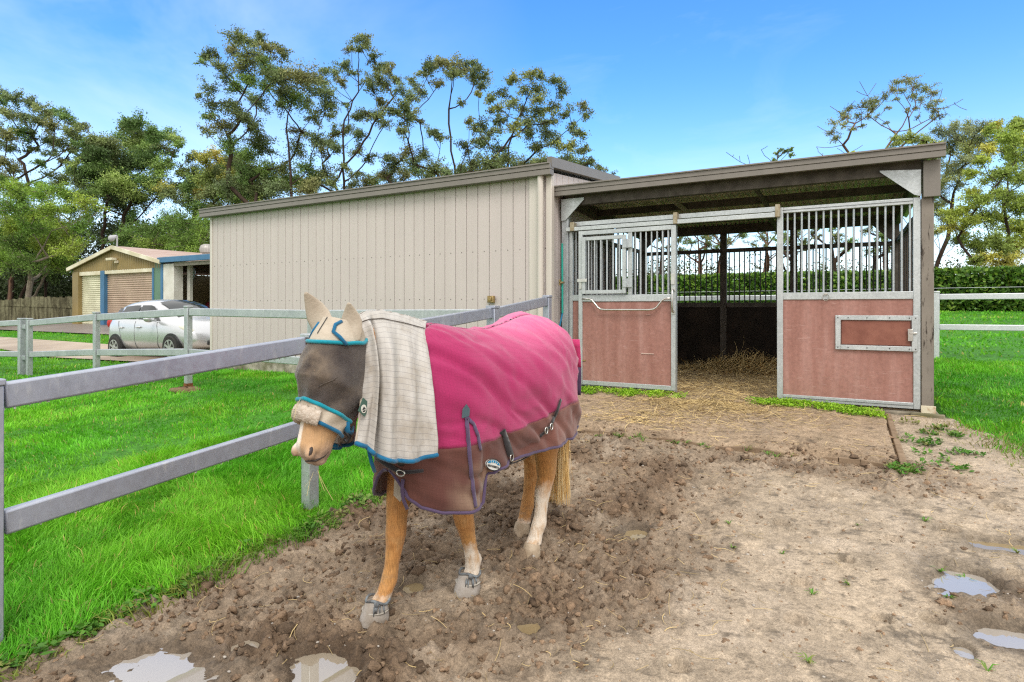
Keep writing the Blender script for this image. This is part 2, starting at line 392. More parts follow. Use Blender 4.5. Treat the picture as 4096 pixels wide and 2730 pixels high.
# puddles: centre on the photo, half sizes (m), water level below the yard
PUD = []
for sx, sy, rx, ry, brown in ((620,2715,.24,.13,.3), (1310,2700,.155,.12,.4), (990,2592,.05,.05,.6), (1650,2352,.06,.055,.9), (2105,2520,.055,.05,1.0),
                       (2545,2140,.065,.075,.9), (3850,2330,.135,.14,.0), (4085,2570,.13,.10,.0), (4040,2195,.16,.08,.8), (3855,2615,.028,.045,.1)):
    p = onZ(sx, sy, .08); z = float(G(p.x, p.y))
    for _ in range(3): p = onZ(sx, sy, z-.02); z = float(G(p.x, p.y))
    PUD.append((p.x, p.y, z-.022, rx, ry, brown))
PADX1, PADY0 = .36, 5.5
def yard_h(x, y):
    """height of the bare yard and its two masks (churned, wet)"""
    base = G(x, y)
    n1 = fbm(x*1.1, y*1.1, oct=3, seed=21)
    churn = sstep(.35, -.55, (x+.95)+.55*n1-.10*(y-2.5))*sstep(6.2, 4.6, y)
    churn = np.maximum(churn, .75*sstep(.55, .1, np.abs(y-5.35+.2*n1))*sstep(1.3, .3, x))
    churn = np.maximum(churn, .7*sstep(.5, .25, np.hypot(x-.75, (y-3.55)*1.1)))
    churn = np.clip(churn*(.75+.6*fbm(x*2.3, y*2.3, seed=31)), 0, 1)
    wob = .12*fbm(x*6, y*6, seed=4)
    w1 = worley(x*9+wob*6, y*9+wob*5, 3); w2 = worley(x*19+wob*9, y*19, 7); w3 = worley(x*38, y*38+wob*9, 9)
    lump = (.55-w1)*.060+(.5-w2)*.048+(.5-w3)*.024
    rough = fbm(x*3.1, y*3.1, oct=5, seed=12)
    tr = sstep(.05, .35, fbm(x*4.2, y*1.9, oct=3, seed=15))
    bil = np.abs(fbm(x*7+wob, y*7, oct=4, seed=43, gain=.6)); bil2 = np.abs(fbm(x*19, y*19+wob, oct=3, seed=44, gain=.6))
    h = base+churn*(lump*(.40+.5*vnoise(x*2.7, y*2.7, seed=40))+.105*bil+.050*bil2-.030+.035*rough)+(1-churn)*(.010*rough+.009*(.5-w2)*tr+.006*fbm(x*34, y*34, oct=3, seed=6)+.004*(.5-w3)*vnoise(x*3, y*3, seed=41))
    # hoof prints pressed in the firmer ground
    for hx, hy, r in HOOFS:
        d = np.hypot(x-hx, (y-hy))/r
        h = h-.026*sstep(1.0, .75, d)+.016*np.exp(-((d-1.15)/.18)**2)*(.4+.9*vnoise(x*14,y*14,seed=46))
    pad = ((x < PADX1+.02*fbm(y*5, x*0, seed=2)) & (x > -3.2)) * sstep(PADY0-.02, PADY0+.03, y)
    h = h+.045*pad+.05*np.exp(-(((x+1.35)/.75)**2+((y-6.75)/.55)**2))
    # little drift of soil up to the concrete plinth
    h = h+.03*sstep(7.15, 7.45, y)
    wet = np.zeros_like(x)
    for px, py, pz, rx, ry, br in PUD:
        d = np.sqrt(((x-px)/rx)**2+((y-py)/ry)**2)+.75*fbm(x*6.5, y*6.5, oct=5, seed=77, gain=.62)
        m = sstep(1.55, .72, d); h = h*(1-m)+(pz-.020+.030*np.minimum(fbm(x*8,y*8,oct=4,seed=79)+.15,.9)+.010*rough)*m
        wet = np.maximum(wet, sstep(2.6, 1.0, d))
    # keep grass edge tucked in
    return h, churn, wet
HOOFS = [(1.05,3.1,.055),(.6,2.35,.06),(.25,4.15,.055),(.78,3.95,.05),(.15,3.2,.05),(-.2,3.4,.055),(.45,3.75,.06),(1.3,4.4,.055),(-.2,3.0,.055),(.1,2.6,.06),(.35,3.3,.055),(-.35,4.1,.06),(.55,4.4,.06),(.0,3.75,.05),(-.05,4.7,.055),(.9,4.9,.06),(-.6,2.4,.06),(.25,2.05,.06),(.7,2.9,.06),(-.1,2.2,.05),(.5,5.0,.06),(-.9,4.6,.06)]
st = .0115
ax, ay = np.arange(YX0, YX1, st), np.arange(YY0, YY1, st)
XX, YY = np.meshgrid(ax, ay); xs, ys = XX.ravel(), YY.ravel()
hz, churn, wet = yard_h(xs, ys)
e = yard_edge(xs, ys); hz = hz-.10*sstep(.0, -.22, e)-.02*0
n1 = fbm(xs*1.7, ys*1.7, oct=4, seed=51)[:, None]; n2 = fbm(xs*8, ys*8, oct=4, seed=52)[:, None]; n3 = fbm(xs*30, ys*30, oct=3, seed=53)[:, None]
pale = np.array([.40,.322,.236]); dark = np.array([.150,.098,.060]); sand = np.array([.47,.385,.295]); warm=np.array([.33,.235,.15])
c = pale*(1-churn[:, None])+dark*churn[:, None]
c = c*(1+.16*n1+.22*n2+.24*n3)
smear = sstep(.12, .5, fbm(xs*3.3, ys*3.3, oct=4, seed=57))[:, None]*(.6-.25*churn[:, None]); c = c*(1-smear)+sand*smear
pd = (sstep(5.3, 5.6, ys)*(xs < .4))[:, None]*.7; c = c*(1-pd)+warm*(1+.25*n2+.2*n3)*pd
c = c*(1-.42*wet[:, None])
crumb = sstep(.18, .42, fbm(xs*11, ys*16, oct=5, seed=91, gain=.7))[:, None]*(1-.5*churn[:, None]); c = c*(1-.48*crumb)
nn = len(ax); ii = (np.arange(len(ay)-1)[:, None]*nn+np.arange(nn-1)[None, :]).ravel()
keep = e[ii] > -.30
F = np.stack([ii, ii+1, ii+nn+1, ii+nn], 1)[keep]
t = soil('trampled_mud', .8, 130, .55)
v = t.co('Pos'); t.set(rough=t.ramp(t.noise(v, 3.2, 5), [(.35, .42), (.65, .85)]))
yo = np_mesh('mud_yard', np.stack([xs, ys, hz], 1), F, t.m, smooth=True, cols=np.clip(c, .01, .9)); tag(yo, kind='structure')
M['mud'] = t.m
HG = hz.reshape(len(ay), len(ax))
def yardz(x, y): return float(HG[min(max(int((y-YY0)/st+.5),0),len(ay)-1), min(max(int((x-YX0)/st+.5),0),len(ax)-1)])
def yardza(x, y): return HG[np.clip(((y-YY0)/st+.5).astype(int),0,len(ay)-1), np.clip(((x-YX0)/st+.5).astype(int),0,len(ax)-1)]
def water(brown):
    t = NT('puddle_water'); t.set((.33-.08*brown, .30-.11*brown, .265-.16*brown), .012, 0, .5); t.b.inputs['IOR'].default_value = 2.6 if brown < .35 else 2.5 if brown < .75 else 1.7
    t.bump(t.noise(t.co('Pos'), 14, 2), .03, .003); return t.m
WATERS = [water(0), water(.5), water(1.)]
PLAB = [('broad pale puddle by the lower edge on the grass side', 'w'), ('puddle with a straight reflected edge below the front hoof', 'w'), ('small grey puddle in the churned mud', 'w'), ('murky little puddle beside the advanced front hoof', 'w'), ('yellowish oval puddle in flat mud', 'w'), ('shallow muddy puddle right of the hind hooves', 'w'), ('bright white puddle at the right', 'w'), ('pale puddle at the lower right edge', 'w'), ('brown puddle at the far right', 'w'), ('thin sliver of water near the lower right', 'w')]
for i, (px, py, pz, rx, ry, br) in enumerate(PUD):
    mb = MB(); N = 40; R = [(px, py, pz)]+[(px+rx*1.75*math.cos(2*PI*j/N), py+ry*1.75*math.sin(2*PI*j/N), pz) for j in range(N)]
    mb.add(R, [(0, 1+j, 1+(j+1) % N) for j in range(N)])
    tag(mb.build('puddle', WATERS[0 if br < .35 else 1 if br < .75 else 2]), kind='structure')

# loose clods of earth, pebbles (nobody could count them)
_dirs = None
def clods(name, pts, sizes, m, cols, sub=1, flat=.75, rough=.33):
    bm = bmesh.new(); bmesh.ops.create_icosphere(bm, subdivisions=sub, radius=1)
    bv = np.array([v.co[:] for v in bm.verts]); bf = np.array([[v.index for v in f.verts] for f in bm.faces]); bm.free()
    k = len(pts); nv = len(bv)
    so_ = RNG.uniform(0, 300, (k, 1)); off = 1+rough*4.2*fbm(bv[None, :, 0]*1.5+so_, bv[None, :, 1]*1.5+so_*.7, bv[None, :, 2]*1.5+0*so_, oct=3, seed=14, gain=.75)[..., None]
    ang = RNG.uniform(0, 2*PI, k); sc = np.stack([RNG.uniform(.7, 1.35, k), RNG.uniform(.7, 1.2, k), RNG.uniform(.5, 1.0, k)*flat/.75], 1)*sizes[:, None]
    V = bv[None]*off*sc[:, None, :]
    ca, sa = np.cos(ang)[:, None], np.sin(ang)[:, None]
    V = np.stack([V[..., 0]*ca-V[..., 1]*sa, V[..., 0]*sa+V[..., 1]*ca, V[..., 2]], -1)+pts[:, None, :]
    FF = bf[None]+(np.arange(k)*nv)[:, None, None]
    cc = np.repeat(cols[:, None, :], nv, 1)*RNG.uniform(.85, 1.15, (k, nv, 1))
    return np_mesh(name, V.reshape(-1, 3), FF.reshape(-1, 3), m, smooth=True, cols=np.clip(cc.reshape(-1, 3), .005, .9))
cx_, cy_ = RNG.uniform(YX0, YX1, 90000), RNG.uniform(.8, 6.3, 90000)
CHG, WEG = churn.reshape(HG.shape), wet.reshape(HG.shape); q_ = (np.clip(((cy_-YY0)/st+.5).astype(int),0,len(ay)-1), np.clip(((cx_-YX0)/st+.5).astype(int),0,len(ax)-1)); h, ch, we = HG[q_], CHG[q_], WEG[q_]
ok = (RNG.uniform(size=90000) < ch**1.3*.30+.06)*(yard_edge(cx_, cy_) > .03)*(we < .75)
cx_, cy_, h, ch = cx_[ok], cy_[ok], h[ok], ch[ok]
s = np.exp(RNG.normal(math.log(.0082), .62, len(cx_))).clip(.0025, .042)*(.42+.62*ch)
colr = np.array([.15,.10,.063])*RNG.uniform(.6, 1.6, (len(s), 1))*(1+.75*(1-ch[:, None]))
tag(clods('mud_clods', np.stack([cx_, cy_, h-s*.10], 1), s, soil('clod_soil', .75, 150, .5).m, colr, 2), kind='stuff')
k = 900; px, py = RNG.uniform(-2.5, YX1, k), RNG.uniform(1.0, 5.4, k); h = yardza(px, py)
s = np.exp(RNG.normal(math.log(.0042), .45, k)).clip(.002, .012)
tag(clods('pebbles', np.stack([px, py, h+s*.2], 1), s, simple('pebble_stone', (.42,.38,.33), (.3,.27,.24), 50, .7), np.full((k, 3), .4), 1, .6, .12), kind='stuff')
# ---------------------------------------------------------------- stable
YF, YB = 7.6, 11.2
stable = tag(empty('stable', (-1.35, YF, .44)), 'open fronted steel stable with faded red boards, barred windows and a skillion roof', 'stable')
def P(mb, name, m, parent=None, **k):
    """part given in world metres, parented to a thing or part"""
    par = parent or stable; o = mb.build(name, m, par, **k)
    base = par
    off = Vector((0,0,0))
    while base is not None: off += Vector(base.location); base = base.parent
    o.location = -off
    return o
def Z0(o):
    return o
P(MB().box(-3.52, .86, 7.50, 11.32, .10, .425).box(.60,.90,7.46,7.5,.10,.43), 'concrete_base', M['concrete_moss'], bevel=.012)
flr = MB().box(-3.40, .74, 7.62, 11.2, .426, .436)
P(flr, 'floor', simple('earth_and_chaff_floor', (.36,.27,.16), (.24,.17,.095), 5, .9, 0, .2, .4, 30, coord='Pos'))
# posts
P(MB().box(-3.485,-3.385,7.56,7.66,.425,3.0), 'front_post', M['galv'], bevel=.006)
P(MB().box(.705,.815,7.56,7.67,.425,2.70), 'painted_post', M['post_paint'], bevel=.006)
P(MB().box(.715,.865,7.50,7.68,2.70,3.085), 'post_cap', M['gutter'], bevel=.006)
P(MB().box(.70,.83,7.545,7.56,.40,.50).box(.70,.835,7.50,7.545,.40,.412), 'foot_bracket', simple('rusty_cream_bracket', (.62,.56,.42), (.35,.2,.1), 14, .6, coord='Pos', lo=.5, hi=.7), bevel=.003)
for x in (-3.43, -1.925, -.77, .70): P(MB().box(x-.055, x+.055, 11.15, 11.24, .436, 2.95), 'rear_post', M['steel_shaded'] if x < .5 else M['steel_shaded'], bevel=.005)
# gussets
def gusset(pts, y0, y1):
    mb = MB(); a = [(p[0], y0, p[1]) for p in pts]; b = [(p[0], y1, p[1]) for p in pts]; mb.loft([a, b]); return mb
P(gusset([(-3.48,3.06),(-3.14,3.06),(-3.14,3.03),(-3.42,2.76),(-3.48,2.76)], 7.535, 7.545), 'gusset_plate', M['galv_frame'])
P(gusset([(.70,3.0),(.33,3.03),(.33,3.015),(.64,2.74),(.70,2.72)], 7.535, 7.545), 'gusset_plate', M['galv_frame'])
P(gusset([(.65,2.95),(.30,2.95),(.62,2.62),(.65,2.62)], 11.12, 11.135), 'gusset_plate', M['steel_shaded'])
P(gusset([(-3.4,2.95),(-3.05,2.95),(-3.37,2.62),(-3.4,2.62)], 11.12, 11.135), 'gusset_plate', M['steel_shaded'])
# roof: wave sheet rising to the front, beams, purlins
roof = MB(); N = 58*8; rows = [7.42, 8.4, 9.4, 10.4, 11.55]
roof.grid([[(-3.56+4.45*j/N, y, 3.205-(y-7.42)*.045+.014*math.sin(2*PI*58*j/N)) for j in range(N+1)] for y in rows])
rf = P(roof, 'roof', M['roof_under'], smooth=180)
P(MB().box(-3.575,.895,7.385,7.445,3.085,3.148).box(-3.575,.895,7.378,7.445,3.152,3.222).box(-3.57,.89,7.392,7.44,3.148,3.152).box(-3.575,.895,7.36,7.378,3.208,3.226), 'gutter', M['gutter'], rf, bevel=.004)
P(MB().box(-3.43,.71,7.56,7.66,2.965,3.14), 'front_beam', M['steel_shaded'], bevel=.004)
P(MB().box(-3.50,.76,11.13,11.23,2.87,3.03), 'rear_beam', M['steel_shaded'], bevel=.004)
for x in (-3.45, .72): P(MB().beam((x,7.67,3.07),(x,11.12,2.93),.07,.14), 'rafter', M['steel_shaded'])
for y in (8.75, 9.95): P(MB().box(-3.40,.68,y,y+.06,3.03-(y-7.6)*.045,3.13-(y-7.6)*.045), 'purlin', M['steel_shaded'])
for x in (-2.02, -.95): P(MB().beam((x,7.67,3.0),(x+.02,8.75,2.93),.045,.045), 'fly_brace', simple('zinc_brace', (.33,.29,.24), (.24,.2,.16), 6, .6, .3) if x < -1.5 else M['steel_shaded'])
P(MB().beam((-1.02,9.98,2.95),(-.95,11.13,2.72),.05,.05), 'fly_brace', M['steel_shaded'])
# header rail and door track over the opening
P(MB().box(-3.375,-.70,7.585,7.645,2.675,2.735), 'header_rail', M['galv_frame'], bevel=.004)
tr = P(MB().box(-3.40,-.70,7.50,7.552,2.60,2.655), 'door_track', M['galv_frame'], bevel=.004)
for q in ((-3.33,-3.27,2.60,2.72),(-1.90,-1.85,2.60,2.745),(-.712,-.662,2.60,2.745)): P(MB().box(q[0],q[1],7.488,7.60,q[2],q[3]), 'track_bracket', simple('zinc_yellow_bracket',(.40,.36,.27),(.30,.24,.15),30,.5,.5), tr, bevel=.003)
# fixed front panels
def bars(x0, x1, n, y, z0, z1, r=.011):
    mb = MB()
    for i in range(n):
        x = x0+(x1-x0)*(i+.5)/n; mb.tube([(x,y,z0),(x,y,z1)], r, 8)
    return mb
def frame(x0, x1, y0, y1, z0, z1, w, mid=None, mw=.08):
    mb = MB().box(x0,x0+w,y0,y1,z0,z1).box(x1-w,x1,y0,y1,z0,z1).box(x0+w,x1-w,y0+.002,y1-.002,z0,z0+w).box(x0+w,x1-w,y0+.002,y1-.002,z1-w,z1)
    if mid: mb.box(x0+w,x1-w,y0+.002,y1-.002,mid-mw,mid)
    return mb
pn = P(frame(-.70,.70,7.57,7.63,.453,2.715,.066,1.713,.083), 'front_panel', M['galv_frame'], bevel=.004)
P(MB().box(-.64,.64,7.585,7.60,.515,1.635), 'board', M['redply'], pn)
P(bars(-.625,.645,17,7.60,1.71,2.66), 'grille', M['galv'], pn, smooth=60)
for z in (2.68,.486): P(MB().box(-.636,.636,7.566,7.571,z,z+.003), 'weld_seam', M['black'], pn)
hf = P(frame(-.095,.672,7.555,7.586,1.068,1.452,.052), 'feed_hatch', M['galv_frame'], pn, bevel=.003)
P(MB().box(-.032,.605,7.572,7.584,1.130,1.392), 'hatch_board', simple('brown_hatch_board', (.26,.105,.075), (.19,.07,.05), 9, .55, 0, .3, .1, 60, coord='Pos'), hf)
P(MB().box(.585,.63,7.545,7.556,1.18,1.31).box(.60,.665,7.540,7.550,1.255,1.275), 'latch', M['chrome'], hf, bevel=.002)
rv = MB()
for x in (-.07,.03,.21,.42,.60,.655):
    for z in (1.094, 1.426): rv.tube([(x,7.553,z),(x,7.549,z)], .006, 8)
P(rv, 'rivet', M['bar_dark'], hf)
mb = MB(); mb.tube([(-.19+.034*math.cos(a), 7.555, 1.655+.036*math.sin(a)) for a in np.linspace(0, 2*PI, 20)], .0045, 6, False); mb.box(-.205,-.175,7.555,7.569,1.68,1.705)
P(mb, 'tie_ring', M['chrome'], pn, smooth=50)
pl = P(frame(-3.375,-1.88,7.57,7.63,.453,2.66,.05,1.713,.083), 'front_panel', M['galv_frame'], bevel=.004)
P(MB().box(-3.32,-1.93,7.585,7.60,.505,1.63), 'board', M['redply'], pl)
P(bars(-3.32,-1.94,18,7.60,1.71,2.61), 'grille', M['galv'], pl, smooth=60)
# sliding door, pushed open to the left, with a hinged feed window
dr = P(frame(-3.205,-1.872,7.50,7.55,.478,2.59,.058,1.705,.088), 'sliding_door', M['galv_frame'], bevel=.004)
P(MB().box(-3.15,-1.93,7.515,7.53,.535,1.615), 'board', M['redply'], dr)
P(MB().box(-2.50,-2.445,7.505,7.545,1.705,2.53), 'mullion', M['galv_frame'], dr, bevel=.003)
P(bars(-2.44,-1.935,7,7.525,1.705,2.54), 'grille', M['galv'], dr, smooth=60)
wf = P(frame(-3.138,-2.515,7.462,7.497,1.722,2.50,.05), 'feed_window', M['galv_frame'], dr, bevel=.003)
P(bars(-3.09,-2.56,6,7.48,1.77,2.455,.012), 'grille', M['galv'], wf, smooth=60)
for z in (1.86, 2.38): P(MB().box(-2.555,-2.425,7.450,7.461,z-.055,z+.055).tube([(-2.49,7.447,z-.06),(-2.49,7.447,z+.06)], .009, 8), 'hinge', M['galv'], wf, bevel=.002)
P(MB().box(-3.20,-3.06,7.445,7.461,1.885,1.93).box(-3.19,-3.15,7.485,7.499,1.79,1.90), 'latch', M['chrome'], wf, bevel=.002)
rod = [(-3.14,7.49,1.655),(-3.13,7.46,1.655),(-3.02,7.455,1.652),(-2.985,7.455,1.635),(-2.90,7.455,1.535),(-2.86,7.455,1.512),(-2.80,7.455,1.507),(-2.20,7.455,1.507),(-2.14,7.455,1.515),(-2.10,7.455,1.54),(-2.03,7.455,1.63),(-1.99,7.455,1.652),(-1.93,7.46,1.655),(-1.92,7.49,1.655)]
P(MB().tube(rod, .0125, 10), 'chest_bar', M['chrome'], dr, smooth=80)
P(MB().tube([(-1.90,7.495,1.765),(-1.90,7.455,1.765),(-1.90,7.44,1.70),(-1.90,7.44,1.55),(-1.90,7.455,1.48),(-1.90,7.495,1.48)], .012, 10).box(-1.925,-1.875,7.492,7.499,1.45,1.50).box(-1.925,-1.875,7.492,7.499,1.745,1.79), 'handle', M['chrome'], dr, smooth=60)
P(MB().box(-1.93,-1.88,7.488,7.499,1.83,1.97), 'lock_plate', M['chrome'], dr, bevel=.002)
for q in ((-2.25,1.44,.05,.006,.0),(-2.32,.93,.17,.012,0)):
    P(MB().box(q[0],q[0]+q[2],7.508,7.516,q[1],q[1]+q[3]), 'scuff_mark', simple('scraped_wood', (.55,.42,.36), (.45,.3,.26), 20, .8), dr)
P(MB().box(-3.15,-3.10,7.505,7.516,.80,.815), 'bolt', M['brass'], dr)
# rear and side screens: rails, bars above black kick boards
def back(x0, x1, n):
    for za_, zb_ in ((2.53,2.60),(.436,.50)): P(MB().box(x0,x1,11.17,11.22,za_,zb_), 'rear_rail', M['steel_shaded'], bevel=.004)
    b = P(MB().box(x0,x1,11.17,11.22,1.535,1.62), 'rear_rail', M['steel_shaded'], bevel=.004)
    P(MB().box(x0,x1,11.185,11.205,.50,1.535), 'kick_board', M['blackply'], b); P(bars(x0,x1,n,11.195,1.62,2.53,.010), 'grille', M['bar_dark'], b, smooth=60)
back(-3.375,-1.98,14); back(-1.87,-.825,12); back(-.715,.645,14)
def side(x):
    for za_, zb_ in ((2.57,2.64),(.436,.50)): P(MB().box(x-.025,x+.025,7.67,11.14,za_,zb_), 'side_rail', M['steel_shaded'], bevel=.004)
    b = P(MB().box(x-.025,x+.025,7.67,11.14,1.58,1.66), 'side_rail', M['steel_shaded'], bevel=.004)
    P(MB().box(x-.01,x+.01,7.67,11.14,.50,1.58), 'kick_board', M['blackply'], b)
    s_ = MB()
    for i in range(22 if x < 0 else 12):
        w = .022 if x < 0 else .10; k_ = 22 if x < 0 else 12
        y = 7.75+3.3*(i+.5)/k_; s_.box(x-.012,x+.012,y-w/2,y+w/2,1.66,2.57)
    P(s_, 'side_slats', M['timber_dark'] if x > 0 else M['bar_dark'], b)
side(-3.44); side(.735)

# ---------------------------------------------------------------- beige shed
SX0, SX1, SY0, SY1 = -11.12, -3.53, 7.29, 9.85
shed = tag(empty('metal_shed', (-7.3, SY0, .5)), 'beige ribbed metal shed with grey gutter standing beside the stable', 'shed')
def rib_wall(a, b, zlo, zhi, pitch=.2, out=(0,-1)):
    """flat pan cladding with a narrow raised seam every pitch metres"""
    a, b = Vector(a), Vector(b); L = (b-a).length; d = (b-a)/L; o = Vector((*out, 0)); prof = []
    k = int(round(L/pitch))
    for i in range(k):
        s0 = L*i/k; w = L/k
        for f, q in ((0, .0), (.010, -.020), (.036, -.020), (.046, .0), (.085, .004), (.11, .004), (.13, .0), (.52, .0), (.54, .002), (.56, .0)): prof.append((s0+f*w, q))
    prof.append((L, 0))
    z0 = zlo if callable(zlo) else (lambda s: zlo); z1 = zhi if callable(zhi) else (lambda s: zhi)
    return MB().grid([[tuple(a+d*s+o*q)[:2]+((z0 if r == 0 else z1)(s),) for s, q in prof] for r in (0, 1)])
def PS(mb, name, m, parent=None, **k): return P(mb, name, m, parent or shed, **k)
wl = PS(rib_wall((SX0,SY0,0),(SX1,SY0,0),.585,3.38), 'front_wall', M['clad'])
sc = MB()
for i in range(38):
    for z in (1.66, 2.36):
        x = SX0+.2*i+.11; sc.tube([(x,SY0+.001,z),(x,SY0-.006,z)], .0055, 6)
PS(sc, 'screw', M['bar_dark'], wl)
PS(rib_wall((SX1,SY0,0),(SX1,SY1,0),.585,lambda s: 3.40+s*.10,.2,(1,0)), 'side_wall', M['clad'])
PS(rib_wall((SX1,SY1,0),(SX0,SY1,0),.585,3.64,.2,(0,1)), 'rear_wall', M['clad'])
PS(rib_wall((SX0,SY1,0),(SX0,SY0,0),.585,lambda s: 3.66-s*.10,.2,(-1,0)), 'side_wall', M['clad'])
PS(MB().box(SX0-.02,SX1+.02,SY0-.035,SY1+.02,.08,.575), 'plinth', concrete('stained_shed_plinth', (.50,.46,.38)), bevel=.01)
PS(MB().box(SX1-.055,SX1+.03,SY0-.035,SY0+.06,.58,3.38).box(SX1-.32,SX1-.19,SY0-.028,SY0-.014,.58,3.38), 'corner_trim', M['clad_trim'], bevel=.006)
PS(MB().box(SX0-.02,SX0+.05,SY0-.02,SY0+.06,.58,3.38), 'corner_trim', M['clad_trim'], bevel=.006)
r = PS(MB().grid([[(SX0-.15+(SX1-SX0+.2)*j/300, y, 3.47+(y-SY0)*.10+.012*(j % 4 < 2)) for j in range(301)] for y in (SY0-.06, SY1+.1)]), 'roof', M['roof_galv'])
PS(MB().box(SX0-.18,SX1+.06,SY0-.14,SY0-.02,3.345,3.418).box(SX0-.18,SX1+.06,SY0-.148,SY0-.02,3.424,3.50).box(SX0-.17,SX1+.05,SY0-.13,SY0-.03,3.418,3.424).box(SX0-.18,SX1+.06,SY0-.165,SY0-.148,3.485,3.505), 'gutter', M['gutter'], r, bevel=.004)
PS(MB().beam((SX1+.03,SY0-.10,3.52),(SX1+.03,SY1+.12,3.78),.07,.14), 'barge_cap', M['gutter'], r)
PS(MB().tube([(SX1-.12,SY0-.075,3.36),(SX1-.12,SY0-.075,.62)], .045, 10), 'downpipe', M['clad_trim'], smooth=60)
p = onY(1968, 1198, SY0-.02)
PS(MB().box(p.x-.05,p.x+.05,SY0-.075,SY0-.013,p.z-.05,p.z+.05).box(p.x-.025,p.x+.025,SY0-.095,SY0-.075,p.z-.025,p.z+.03), 'power_outlet', M['brass'], bevel=.006)
# teal pole kept in the gap between shed and stable
pole = tag(empty('teal_pole', (-3.50,7.42,.45)), 'teal pole standing in the gap between shed and stable', 'teal_pole')
# (handle, blue lower sleeve, yellow clip)
a, b, c_ = onY(2249,975,7.40), onY(2250,1254,7.40), onY(2238,1308,7.40)
P(MB().tube([a, b], .014, 10), 'handle', M['teal_plastic'], pole, smooth=60)
P(MB().tube([b, c_, c_+Vector((-.03,0,-.9))], .012, 10), 'lower_sleeve', M['blue_plastic'], pole, smooth=60)
q = onY(2246,1131,7.38); P(MB().box(q.x-.03,q.x+.025,7.36,7.43,q.z-.012,q.z+.012).box(q.x-.032,q.x-.018,7.36,7.43,q.z-.04,q.z+.04), 'clip', M['brass'], pole, bevel=.002)

# ---------------------------------------------------------------- steel rail fences
def cap_post(x, y, z0, z1, w=.085):
    return MB().box(x-w/2,x+w/2,y-w/2,y+w/2,z0,z1-.03).box(x-w/2-.006,x+w/2+.006,y-w/2-.006,y+w/2+.006,z1-.03,z1)
FX = -3.25
def FP(mb, name, m, par, **k): return P(mb, name, m, par, **k)
nf = tag(empty('rail_fence', (FX, 1.15, .05)), 'grey galvanised two rail fence running behind the horse up to the beige shed', 'fence')
PT = [(-.75, 1.10), (1.095, 1.233), (2.865, 1.361), (5.31, 1.56), (6.62, 1.692)]
for i, (y, zt) in enumerate(PT):
    w = .085 if i != 3 else .10
    o = FP(cap_post(FX, y, float(G(FX, y))-.15, zt, w), 'post', M['galv_blue'] if i != 2 else M['galv'], nf, bevel=.006)
    if i == 2:
        FP(MB().box(FX-.044,FX+.044,y-.0445,y-.0432,zt-.20,zt-.035), 'rust_stain', M['rust'], o)
    if i in (2,): FP(MB().box(FX-.0465,FX+.0465,y-.0465,y+.0465,float(G(FX,y))-.1,float(G(FX,y))+.02), 'rusty_foot', M['rust'], o)
for i in range(len(PT)-1):
    (ya, za), (yb, zb) = PT[i], PT[i+1]; k = 1 if i else 1
    ws = .05
    for dz, h in ((.078, .118), (.642, .112)):
        if i == 3 and dz > .1: pass
        a, b = Vector((FX, ya+ws, za-dz)), Vector((FX, yb-ws, zb-dz)); mb = MB().beam(a, b, .048, h)
        o = FP(mb, 'rail', M['galv_blue'], nf, bevel=.012, seg=3)
        if i == 1 or i == 0:      # rain drops hanging under the rail
            dp = MB()
            for q in range(26):
                f = random.random(); dp.ell(a.lerp(b, f)+Vector((random.uniform(-.012,.012),0,-h/2-.003)), (.004,.004,.006), 8, 5)
            w_ = bpy.data.materials.get('rain_drop')
            if w_ is None:
                t_ = NT('rain_drop'); t_.set((.85,.88,.9), .03, 0, .8); w_ = t_.m
            tag(FP(dp, 'rain_drops', w_, o, smooth=180), kind='stuff')
bf = tag(empty('paddock_fence', (-8.57, 5.25, .3)), 'grey galvanised two rail fence crossing the lawn in front of the car and shed', 'fence')
BP = [(-3.25,1.56),(-5.92,1.545),(-8.57,1.563),(-11.22,1.46),(-13.72,1.325)]
for i, (x, zt) in enumerate(BP[1:], 1):
    z0 = float(G(x, 5.25))
    o = FP(cap_post(x, 5.25, z0-.1, zt, .085), 'post', M['galv'], bf, bevel=.006)
    if i == 2:
        FP(MB().box(x-.046,x+.046,5.204,5.296,z0-.02,z0+.10), 'rusty_foot', M['rust'], o)
FP(cap_post(-13.95, 5.22, .02, 1.325, .11), 'gate_post', M['galv'], bf, bevel=.006)
for z in (.52,1.12): FP(MB().box(-13.90,-13.76,5.19,5.21,z,z+.08), 'gate_hinge', M['galv'], bf, bevel=.003)
ends = [(-3.30,1.56)]+BP[1:]
for i in range(len(BP)-1):
    (xa, za), (xb, zb) = ends[i], ends[i+1]
    for dz, h in ((.095,.115),(.70,.11)):
        FP(MB().beam((xa-.045,5.25,za-dz),(xb+.045,5.25,zb-dz),.05,h), 'rail', M['galv'], bf, bevel=.012, seg=3)
gt = tag(empty('paddock_gate', (-15.5,5.22,.2)), 'end of a grey two rail gate at the far side of the lawn', 'gate')
for z in (1.235, .62): FP(MB().beam((-14.01,5.22,z),(-17.5,5.22,z-.13),.05,.11), 'rail', M['galv'], gt, bevel=.012, seg=3)
FP(cap_post(-17.56,5.22,.1,1.2,.08), 'post', M['galv'], gt, bevel=.006)
